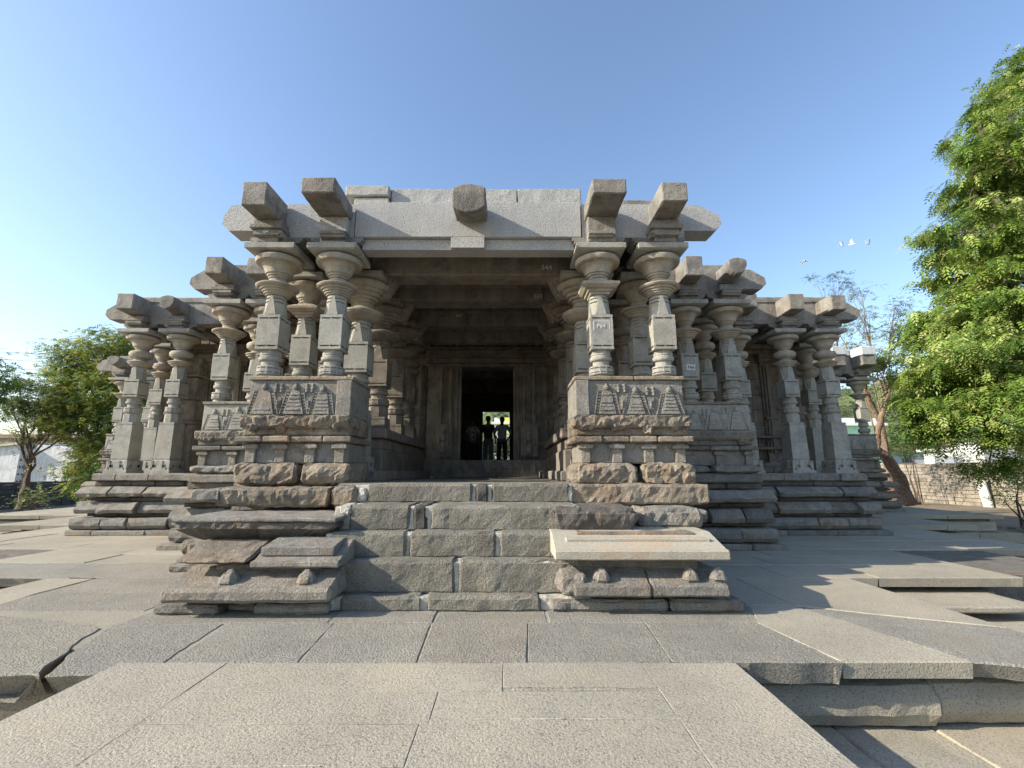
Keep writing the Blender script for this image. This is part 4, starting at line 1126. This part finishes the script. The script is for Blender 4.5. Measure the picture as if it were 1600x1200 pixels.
# left trees
tree('flowering_tree', 'dense round tree with yellow-tinged leaves left of the temple', (-21.5, 26, -2.3), [(-21.5, 26, -2.3), (-21.7, 26, 1), (-21.8, 26, 4)], .4,
     [(at(x, y, Y), (r, r, r*.8)) for (x, y, Y, r) in ((165, 560, 26, 1.9), (130, 590, 25.5, 1.7), (185, 620, 25, 2.0), (150, 660, 25, 2.0), (110, 640, 26, 1.1), (195, 690, 24.5, 1.7), (160, 730, 24, 1.3), (185, 540, 27, 1.3), (150, 765, 24, .8), (190, 740, 23, 1.2))],
     620, 30, .34, M['leaf_mix'], leaflets=7, droop=.2, clump_r=.6, width=.5)
tree('small_tree', 'small forked tree with airy light green crown beside the whitewashed wall', at(38, 790, 24), [at(36, 795, 24), at(42, 750, 24), at(50, 715, 24)], .22,
     [(at(x, y, 24), r) for (x, y, r) in ((40, 640, .8), (60, 620, 1.0), (80, 655, .9), (100, 630, .9), (30, 600, .6), (20, 675, .35), (120, 670, .8), (45, 690, .45), (15, 625, .4))],
     230, 18, .3, M['leaf_pale'], leaflets=7, droop=.1, clump_r=.45, width=.5, shell=.25)
tree('overhanging_tree', 'dark leafy bough reaching in at the left edge', at(-60, 780, 21), [at(-60, 790, 21), at(-55, 680, 21), at(-40, 600, 21)], .3,
     [(at(x, y, 21), r) for (x, y, r) in ((5, 585, .75), (20, 600, .45), (0, 620, .5), (-40, 570, 1.5), (-60, 620, 1.6))], 100, 18, .3, M['leaf_deep'], leaflets=7, droop=.2, clump_r=.4, width=.5)
# bushes
def bush(name, label, c, r, n, mat, size=.25):
    root = empty(name, (c[0], c[1], -2.3), label, 'bush')
    m = n; u = rng.normal(0, 1, (m, 3)); u /= np.linalg.norm(u, axis=1, keepdims=True); u[:, 2] = np.abs(u[:, 2])
    rr = np.array(r)
    P = np.array([0, 0, c[2]+2.3]) + u*rr*(rng.uniform(.5, 1, (m, 1)))*(1+.15*rng.normal(0, 1, (m, 1)))
    V, T = add_leaves(P, u, size, 5, .0, 0, 1, .5); leaf_object('foliage', V, T, mat, root)
    mb = MB()
    for k in range(6): tube(mb, wig((random.uniform(-.2, .2), random.uniform(-.2, .2), 0), Vector(P[k*7 % m]), 4, .1), [.05, .04, .03, .02, .01], 5)
    mb.build('stem', M['bark'], root)
bush('bush', 'dark green bush at the foot of the yellow-tinged tree', at(165, 775, 22), (1.8, 1.5, 1.3), 900, M['leaf_deep'])
bush('bush', 'green bush behind the tan wall by the pale concrete box', at(1425, 712, 33), (2.6, 2, 1.6), 1200, M['leaf_deep'], .35)
bush('bush', 'small weedy bush on the shaded wall below the small forked tree', at(50, 790, 23), (.9, .8, 1.0), 260, M['leaf_pale'], .22)
bush('bush', 'weedy shrub at the right edge foot of the tan wall', at(1598, 790, 20), (1.0, 1, 1.3), 350, M['leaf_bright'], .26)

# ------------------------------------------------------------------ buildings beyond
def bpart(root, mb, name, mat): 
    o = mb.build(name, mat, root); return o
M['roofrust'] = plain('rusty sheet roof', (.30, .20, .15), .8, .2, .4, 3)
M['green'] = plain('pale green plaster', (.40, .72, .50), .8, 0, .1, 2)
M['concrete'] = plain('pale concrete', (.55, .55, .52), .9, 0, .15, 3)
M['yellow'] = plain('yellow sheet', (.75, .72, .16), .6, 0, .1, 2)
M['white'] = plain('white paint', (.8, .8, .78), .7, 0, .1, 2)
M['glass'] = plain('dark window', (.04, .05, .06), .25, 0, .2, 2)
r_ = empty('whitewashed_building', (-42, 40, -2.3), 'low whitewashed building with sloping roofline behind the shaded wall', 'building')
mb = MB()
def gable(mb, x0, x1, y0, y1, zl, zr, z0=0):
    v = [(x0, y0, z0), (x1, y0, z0), (x1, y0, zr), (x0, y0, zl), (x0, y1, z0), (x1, y1, z0), (x1, y1, zr), (x0, y1, zl)]
    mb.add(v, [(0, 1, 2, 3), (5, 4, 7, 6), (1, 5, 6, 2), (4, 0, 3, 7), (3, 2, 6, 7), (0, 4, 5, 1)], .5)
gable(mb, -16, 0, 0, 12, 2.9, 4.6); gable(mb, .02, 9.0, .5, 12, 4.7, 3.6)
bpart(r_, mb, 'wall', M['whitewash'])
mb = MB(); gable(mb, -16.4, .1, -.3, 12.3, 3.1, 4.85, 2.92) if False else None
v = [(-16.4, -.3, 2.9), (0, -.3, 4.62), (0, 12.3, 4.62), (-16.4, 12.3, 2.9), (-16.4, -.3, 3.0), (0, -.3, 4.78), (0, 12.3, 4.78), (-16.4, 12.3, 3.0)]
mb.add(v, [(0, 1, 2, 3), (4, 7, 6, 5), (0, 4, 5, 1), (1, 5, 6, 2), (2, 6, 7, 3), (3, 7, 4, 0)], .5)
bpart(r_, mb, 'roof', M['concrete'])
mb = MB(); box(mb, 7.4, 8.6, .42, .52, .5, 3.1); bpart(r_, mb, 'door', plain('green door', (.05, .16, .10), .6))
mb = MB(); box(mb, -13, -11.6, -.08, .02, 1.6, 2.4); bpart(r_, mb, 'window', M['glass'])
r_ = empty('roadside_house', (-54, 52, -2.3), 'brownish flat-roofed house with rusty roof edge beyond the whitewashed building', 'building')
mb = MB(); box(mb, -14, 10, 0, 10, 0, 6.0); bpart(r_, mb, 'wall', M['concrete'])
mb = MB(); box(mb, -14.6, 10.6, -.8, 10.6, 6.0, 6.4); box(mb, -14.6, 16.0, -.6, 8.6, 5.4, 5.6); bpart(r_, mb, 'roof', M['roofrust'])
mb = MB()
for k in range(5): box(mb, -12+k*4.4, -10.6+k*4.4, -.06, .02, 3.2, 4.8)
bpart(r_, mb, 'window', M['glass'])
# right: green and white houses
def house(name, label, c, w, d, h, mat, nwin, roofmat, floors=2):
    r_ = empty(name, c, label, 'house')
    mb = MB(); box(mb, -w/2, w/2, 0, d, 0, h); bpart(r_, mb, 'wall', mat)
    mb = MB(); box(mb, -w/2-.4, w/2+.4, -.5, d+.4, h, h+.3); box(mb, -w/2, w/2, -.02, .12, h+.3, h+.9); bpart(r_, mb, 'roof', roofmat)
    for f in range(floors):
        for k in range(nwin):
            x = -w/2+(k+.5)*w/nwin; z = 1.0+f*(h/floors)
            mb = MB(); box(mb, x-.6, x+.6, -.05, .03, z, z+1.3); o = bpart(r_, mb, 'window', M['glass'])
            mb = MB(); box(mb, x-.75, x+.75, -.35, .0, z+1.35, z+1.45); b2 = mb.build('sunshade', M['white'], o)
house('green_house', 'pale green two-storey house seen past the far corner of the right porch', (39, 52, -2.3), 6, 8, 7.4, M['green'], 2, M['white'])
house('white_house', 'long low pale house under the bright tree beyond the tan wall', (54, 58, -2.3), 18, 8, 4.9, M['concrete'], 6, M['roofrust'])
house('grey_house', 'grey flat-roofed shed low behind the tan wall', (49, 44, -2.3), 9, 6, 4.4, M['concrete'], 3, M['concrete'], 1)
r_ = empty('concrete_hut', (30.9, 31.5, -2.3), 'pale square block hut rising behind the tan wall', 'hut')
mb = MB(); wall_stones(mb, 1.2, 3.6, 0, 2.2, 0, 4.2, .3, 'x', .5, .6, 1, .002); bpart(r_, mb, 'wall', M['concrete'])
mb = MB(); box(mb, 1.1, 3.7, -.1, 2.3, 4.205, 4.3); bpart(r_, mb, 'roof', M['concrete'])
mb = MB(); box(mb, 0, 2.6, 0, .08, .5, 1.5); box(mb, .2, .28, .02, .06, 0, .5); box(mb, 2.3, 2.38, .02, .06, 0, .5); o = mb.build('white_board', M['white']); o.location = (33.0, 36.2, -.3); tag(o, 'plain white signboard standing behind the tan wall', 'board')
mb = MB(); rb(mb, 0, .2, -.3, .3, 0, 1.9, .3, .02, .05, skew=lambda x, y, z: (x-.15*z, y, z)); o = mb.build('leaning_slab', M['concrete']); o.location = (31.2, 31.0, -2.3); tag(o, 'pale grey stone slab leaning against the tan wall', 'slab')
# through the back doorway
house('yellow_house', 'white building under a yellow hoarding seen through the back doorway', (.3, 62, -2.3), 4.5, 6, 8.6, M['white'], 3, M['white'], 2)
mb = MB(); box(mb, 0, 5, 0, .1, 0, 2.2); o = mb.build('yellow_board', M['yellow']); o.location = (-1.2, 61.8, 5.0); tag(o, 'yellow hoarding seen over the shoulders of the people in the doorway', 'hoarding')
mb = MB(); 
for zz in (.2, .62, 1.05): tube(mb, [(-3, 0, zz), (3, 0, zz)], [.025, .025], 6)
for k in range(13): tube(mb, [(-3+k*.5, 0, -.3), (-3+k*.5, 0, 1.1)], [.018, .018], 6)
o = mb.build('iron_railing', M['metal']); o.location = (AX, 25.2, .0); tag(o, 'dark iron railing outside the back doorway', 'railing')
bush('bush', 'leafy bush just outside the back doorway behind the railing', (-.9, 28, .2), (2.4, 1.5, 1.6), 1300, M['leaf_deep'], .3)
bush('bush', 'rounded green thicket lower than the white building beyond the back doorway', (-.6, 44, -.5), (6, 3, 4.2), 2600, M['leaf_far'], .5)
for (x, Y, h) in ((-6, 75, 7), (-1, 80, 8), (4, 78, 7), (9, 82, 8)):
    tree('hillside_tree', {-6: 'first round tree on the slope beyond the back doorway', -1: 'taller round tree in the middle of the slope beyond the back doorway', 4: 'round tree above the yellow hoarding', 9: 'round tree to the right on the slope beyond the back doorway'}[x], (x, Y, -2.3), [(x, Y, -2.3), (x, Y, h*.5)], .35, [((x, Y, h*.6-1), (3, 3, 2.6)), ((x+1.5, Y, h*.4-1), (2.4, 2.4, 2))], 60, 16, .9, M['leaf_far'], leaflets=5, clump_r=1, width=.6, group='trees beyond the back doorway')

# utility pole and wires
r_ = empty('utility_pole', (-27.6, 26.8, -2.3), 'dark iron pole with cross fittings in front of the whitewashed wall', 'pole')
mb = MB(); box(mb, -.09, .09, -.07, .07, 0, 3.3); bpart(r_, mb, 'post', M['metal'])
for zz in (2.9, 2.5, 2.1, 1.7):
    mb = MB(); box(mb, -.38, .2, -.11, -.07, zz, zz+.05)
    for t in (-.32, -.15, .12): lathe(mb, [(.03, zz+.05), (.045, zz+.09), (.03, zz+.13), (.01, zz+.15)], 8, t, -.09)
    bpart(r_, mb, 'cross_arm', M['metal'])
for k, (yl, yr) in enumerate(((545, 548), (555, 562), (566, 578), (572, 583), (590, 602))):
    mb = MB(); a = Vector(at(-60, yl, 45)); b = Vector(at(190, yr, 60)); pts = []
    for i in range(13):
        t = i/12; p = a.lerp(b, t); p.z -= math.sin(math.pi*t)*.5; pts.append(p)
    tube(mb, pts, [.022]*13, 5); o = mb.build('power_cable', M['metal']); tag(o, 'thin overhead power cable strung across the left sky', 'cable', 'overhead power cables at the left')

# ------------------------------------------------------------------ hills
def hill(name, cx, cy, w, d, h, z0=-2.3, seed=0):
    mb = MB(); n = 60; v = []
    for j in range(n+1):
        for i in range(n+1):
            u = i/n*2-1; t = j/n*2-1
            x = cx+u*w; y = cy+t*d; rr = max(0, 1-(u*u+t*t))
            z = z0-1+h*(rr**.9)*(1+.25*noise.noise(Vector((u*3+seed, t*3, 0))))+h*.06*noise.noise(Vector((x*.06, y*.06, 2)))
            v.append((x, y, z))
    f = [(j*(n+1)+i, j*(n+1)+i+1, (j+1)*(n+1)+i+1, (j+1)*(n+1)+i) for j in range(n) for i in range(n)]
    mb.add(v, f, .5); struct(mb.build(name, M['hillmat'], smooth=True)); return v
m, nt, b = new_mat('wooded hillside')
geo = nt.nodes.new('ShaderNodeNewGeometry'); vor = nt.nodes.new('ShaderNodeTexVoronoi'); vor.inputs['Scale'].default_value = .22; nt.links.new(geo.outputs['Position'], vor.inputs['Vector'])
n1 = noi(nt, geo.outputs['Position'], .08, 6, .65)
c = ramp(nt, n1, [(.35, (.075, .11, .04)), (.55, (.12, .16, .06)), (.7, (.22, .21, .12))])
c = mixc(nt, .5, c, ramp(nt, vor.outputs['Distance'], [(0, (1.0, 1.0, 1.0)), (.8, (.5, .5, .5))]), 'MULTIPLY')
nt.links.new(c, b.inputs['Base Color']); b.inputs['Roughness'].default_value = 1
bp = nt.nodes.new('ShaderNodeBump'); bp.inputs['Distance'].default_value = 2.5; bp.invert = True; nt.links.new(vor.outputs['Distance'], bp.inputs['Height']); nt.links.new(bp.outputs[0], b.inputs['Normal'])
M['hillmat'] = m
hill('wooded_hill', 205, 230, 130, 70, 46, seed=3); hill('far_hill', 20, 320, 150, 70, 44, seed=9); hill('back_hill', 340, 300, 150, 90, 50, seed=6)
# woods scattered on the hill slopes
def woods(name, label, pts, size):
    root_pts = np.array(pts); C = np.repeat(root_pts, 26, 0)+rng.normal(0, 1, (len(pts)*26, 3))*np.array([2.0, 2.0, 1.4]); N = rng.normal(0, 1, C.shape); N /= np.linalg.norm(N, axis=1, keepdims=True)
    V, T = add_leaves(C, N, size, 3, 0, 0, 1, .8); o = leaf_object(name, V, T, M['leaf_far'], None); o['kind'] = 'stuff'; o['label'] = label
pts = []
for k in range(420):
    a = random.uniform(-.9, .9); t = random.uniform(-.95, -.1); rr = 1-(a*a+t*t)
    if rr < 0.02: continue
    pts.append((205+a*130, 230+t*70, -3.3+46*rr**.9*(1+.25*noise.noise(Vector((a*3+3, t*3, 0))))+2))
woods('hillside_woods', 'hazy green woodland covering the hillside', pts, 2.2)
tl = []
for k in range(70): tl.append((random.uniform(26, 120), random.uniform(70, 95), random.uniform(-1, 5)))
woods('treeline', 'green treeline between the houses and the hill', tl, 1.4)

# ------------------------------------------------------------------ birds
M['bird'] = plain('white feathers', (.8, .8, .8), .7, 0, .1); M['birdgrey'] = plain('grey feathers', (.25, .26, .28), .7)
def bird(px, py, wing_up, yaw, label, dist=24):
    r_ = empty('pigeon', at(px, py, dist), label, 'bird', 'white pigeons in flight'); r_.rotation_euler = (0, 0, yaw)
    mb = MB()
    ring = [(-.17, .012, .0), (-.12, .03, 0), (-.04, .055, 0), (.04, .06, .0), (.10, .04, .015), (.13, .032, .03), (.165, .03, .035), (.19, .012, .03), (.215, .004, .022)]
    vs = []; n = 10
    for (x, r, z) in ring:
        for k in range(n): a = 2*math.pi*k/n; vs.append((x, r*math.cos(a), z+r*math.sin(a)))
    fs = [(i*n+k, i*n+(k+1) % n, (i+1)*n+(k+1) % n, (i+1)*n+k) for i in range(len(ring)-1) for k in range(n)]
    mb.add(vs, fs+[tuple(range(n-1, -1, -1)), tuple((len(ring)-1)*n+k for k in range(n))], .5)
    v = [(-.15, -.015, .0), (-.15, .015, .0), (-.29, .06, -.01), (-.30, 0, -.01), (-.29, -.06, -.01), (-.15, -.012, .012), (-.15, .012, .012), (-.29, .055, .0), (-.3, 0, .0), (-.29, -.055, .0)]
    mb.add(v, [(0, 1, 2, 3, 4), (9, 8, 7, 6, 5), (0, 4, 9, 5), (4, 3, 8, 9), (3, 2, 7, 8), (2, 1, 6, 7)], .5)
    mb.build('body', M['bird'], r_, True)
    for sg in (-1, 1):
        mb = MB(); e = wing_up
        def wp(t, x, dz=0): 
            return (x, sg*(.04+t*math.cos(e)), .03+t*math.sin(e)+dz)
        pts = [wp(0, .07), wp(.14, .10), wp(.30, .02), wp(.36, -.08), wp(.2, -.08), wp(.0, -.09)]
        q = [(p[0], p[1], p[2]+.01) for p in pts]; n2 = len(pts)
        mb.add(pts+q, [tuple(range(n2)), tuple(range(2*n2-1, n2-1, -1))]+[(k, k+n2, (k+1) % n2+n2, (k+1) % n2) for k in range(n2)], .5)
        mb.build('wing', M['bird'], r_)
bird(1316, 384, 1.35, 0.1, 'small white pigeon with raised wings, leftmost of the upper three', 34)
bird(1331, 382, .9, 2.4, 'white pigeon with fanned wings in the middle of the upper three', 30)
bird(1357, 381, 1.2, .3, 'white pigeon with grey tail, rightmost of the upper three', 32)
bird(1258, 408, -.7, .9, 'white pigeon diving apart from the rest above the right wing', 30)
bird(1250, 410, .3, .9, 'tiny distant pigeon beside the diving pigeon', 60)

# ------------------------------------------------------------------ people in the doorway
M['skin'] = plain('brown skin', (.16, .09, .06), .6, 0, .1); M['hair'] = plain('black hair', (.01, .01, .01), .6)
M['blackshirt'] = plain('black shirt', (.015, .015, .018), .8); M['blueshirt'] = plain('pale blue shirt', (.34, .40, .52), .8, 0, .1)
M['greytrousers'] = plain('grey blue trousers', (.10, .12, .15), .8); M['blacktrousers'] = plain('black trousers', (.015, .015, .015), .8)
m, nt, b = new_mat('patterned shirt'); geo = nt.nodes.new('ShaderNodeNewGeometry'); n1 = noi(nt, geo.outputs['Position'], 22, 3, .6)
nt.links.new(ramp(nt, n1, [(.47, (.03, .03, .035)), (.53, (.42, .42, .42))]), b.inputs['Base Color']); M['patterned'] = m
def skinobj(name, verts, edges, radii, mat, parent, sub=2):
    me = bpy.data.meshes.new(name); me.from_pydata(verts, edges, []); me.materials.append(mat)
    o = bpy.data.objects.new(name, me); col.objects.link(o); o.parent = parent
    o.modifiers.new('Skin', 'SKIN')
    if not me.skin_vertices: me.skin_vertices.new(name='Skin')
    for k, r in enumerate(radii):
        sv = me.skin_vertices[0].data[k]; sv.radius = r if isinstance(r, tuple) else (r, r); sv.use_root = k == 0
    s_ = o.modifiers.new('Sub', 'SUBSURF'); s_.levels = sub; s_.render_levels = sub
    return o
def person(x, y, yaw, label, shirt, trousers, arms, hgt=1.72, belly=1.0, z0=.2):
    r_ = empty('person', (x, y, z0), label, 'person'); r_.rotation_euler = (0, 0, yaw); k = hgt/1.72; r_.scale = (k, k, k)
    # facing -y (towards the camera) in local space
    V = [(0, 0, .95), (0, 0, 1.08), (0, .01, 1.25), (0, .01, 1.40), (0, 0, 1.49), (0, -.01, 1.55), (0, -.015, 1.63), (0, -.01, 1.70)]
    Rr = [(.15, .105), (.145, .10*belly), (.165, .11), (.13, .09), .055, .06, .085, .06]
    E = [(i, i+1) for i in range(7)]
    def chain(start, pts, rs):
        p = start
        for q, r in zip(pts, rs): V.append(q); Rr.append(r); E.append((p, len(V)-1)); p = len(V)-1
        return p
    for sg in (-1, 1):
        chain(0, [(sg*.095, 0, .86), (sg*.11, -.01, .48), (sg*.12, .015, .10), (sg*.13, -.06, .04), (sg*.14, -.13, .03)], [.088, .06, .042, .038, .03])
        a = arms[0] if sg < 0 else arms[1]
        end = chain(3, [(sg*.17, 0, 1.41), a[0], a[1]], [.058, .042, .03])
        w = Vector(a[1]); dr = (w-Vector(a[0])).normalized(); perp = Vector((1, 0, 0)) if abs(dr.x) < .7 else Vector((0, 0, 1))
        palm = w+dr*.06; V.append(tuple(palm)); Rr.append((.035, .018)); E.append((end, len(V)-1)); pi_ = len(V)-1
        for f in range(4):
            o_ = perp*(f-1.5)*.021
            chain(pi_, [tuple(palm+o_+dr*.04), tuple(palm+o_*1.1+dr*(.075-.008*abs(f-1.5))+Vector((0, -.012, 0)))], [.0095, .008])
        chain(pi_, [tuple(palm+perp*.045*(-sg)+dr*.01), tuple(palm+perp*.055*(-sg)+dr*.045)], [.010, .009])
    skinobj('body', V, E, Rr, M['skin'], r_)
    # face features as part of a small head mesh
    mb = MB(); 
    lathe(mb, [(.002, 1.595), (.012, 1.60), (.010, 1.63), (.003, 1.65)], 8, 0, -.098); box(mb, -.025, .025, -.092, -.078, 1.575, 1.583)
    for sg in (-1, 1): lathe(mb, [(.004, 1.638), (.011, 1.645), (.004, 1.652)], 8, sg*.032, -.083); box(mb, sg*.082-.006, sg*.082+.006, -.02, .02, 1.61, 1.66)
    mb.build('face', M['skin'], r_)
    mb = MB(); lathe(mb, [(.088, 1.655), (.097, 1.68), (.094, 1.72), (.07, 1.755), (.03, 1.775), (.002, 1.78)], 16, 0, .012, amp=.008); lathe(mb, [(.05, 1.58), (.085, 1.62), (.09, 1.66)], 16, 0, .026); mb.build('hair', M['hair'], r_, True)
    # shirt
    V = [(0, 0, .90), (0, 0, 1.06), (0, .01, 1.25), (0, .01, 1.39), (0, .005, 1.475)]; E = [(i, i+1) for i in range(4)]; Rr = [(.175, .13), (.17, .125*belly), (.19, .13), (.15, .105), (.07, .065)]
    for sg in (-1, 1):
        a = arms[0] if sg < 0 else arms[1]; mid = Vector((sg*.17, 0, 1.41)).lerp(Vector(a[0]), .95)
        V.append((sg*.175, 0, 1.405)); Rr.append(.075); E.append((3, len(V)-1)); V.append(tuple(mid)); Rr.append(.064); E.append((len(V)-2, len(V)-1))
    skinobj('shirt', V, E, Rr, shirt, r_)
    V = [(0, 0, .96)]; E = []; Rr = [(.16, .115)]
    for sg in (-1, 1):
        p = 0
        for q, r in (((sg*.095, 0, .84), .105), ((sg*.11, -.01, .48), .085), ((sg*.12, .01, .09), .072)): V.append(q); Rr.append(r); E.append((p, len(V)-1)); p = len(V)-1
    skinobj('trousers', V, E, Rr, trousers, r_)
hang = lambda sg: ((sg*.24, .02, 1.14), (sg*.25, -.05, .90))
person(-1.28, 16.3, .25, 'person in loose patterned shirt and dark trousers, half hidden in the dark of the doorway', M['patterned'], M['blacktrousers'], (hang(-1), hang(1)), 1.62)
person(-.75, 16.8, 2.9, 'person in black shirt and grey-blue trousers standing in the middle of the doorway', M['blackshirt'], M['greytrousers'], (hang(-1), hang(1)), 1.76)
person(-.24, 16.5, -.2, 'person in pale blue shirt with hands behind hips at the right of the doorway', M['blueshirt'], M['blacktrousers'], (((-.33, .1, 1.17), (-.2, .12, .98)), ((.33, .1, 1.17), (.2, .12, .98))), 1.70, 1.35)

# ------------------------------------------------------------------ camera, sun, sky
cam = bpy.data.cameras.new('camera'); co = bpy.data.objects.new('camera', cam); col.objects.link(co); scene.camera = co
cam.sensor_width = 36; cam.lens = 36*720/1600; cam.clip_end = 3000; cam.clip_start = .05
co.location = (0, 0, 0); co.rotation_euler = (R(90+10.8), 0, 0); cam.shift_x = 5/1600
SUN_EL, SUN_AZ = 27, 13
az = R(SUN_AZ); el = R(SUN_EL)
d = Vector((math.cos(az)*math.cos(el), math.sin(az)*math.cos(el), -math.sin(el)))   # direction light travels
sl = bpy.data.lights.new('sun', 'SUN'); sl.energy = 4.5; sl.angle = R(.5); sl.color = (1.0, .90, .74)
so = bpy.data.objects.new('sun', sl); col.objects.link(so); so.rotation_euler = d.to_track_quat('-Z', 'Y').to_euler()
w = bpy.data.worlds.new('World'); scene.world = w; w.use_nodes = True; nt = w.node_tree; nt.nodes.clear()
sky = nt.nodes.new('ShaderNodeTexSky'); sky.sky_type = 'NISHITA'; sky.sun_disc = False; sky.sun_elevation = el
sky.sun_rotation = math.atan2(-d.x, -d.y); sky.air_density = 1.25; sky.dust_density = 1.2; sky.ozone_density = 1.8; sky.altitude = 200
bg = nt.nodes.new('ShaderNodeBackground'); bg.inputs[1].default_value = .125; ow = nt.nodes.new('ShaderNodeOutputWorld')
nt.links.new(mixc(nt, 1.0, sky.outputs[0], (1.03, 1.055, 1.13), 'MULTIPLY'), bg.inputs[0]); nt.links.new(bg.outputs[0], ow.inputs[0])
scene.view_settings.view_transform = 'Standard'; scene.view_settings.look = 'None'; scene.view_settings.exposure = .95; scene.view_settings.gamma = 1
scene.cycles.max_bounces = 6; scene.cycles.diffuse_bounces = 4; scene.cycles.transparent_max_bounces = 8
scene.cycles.use_denoising = True
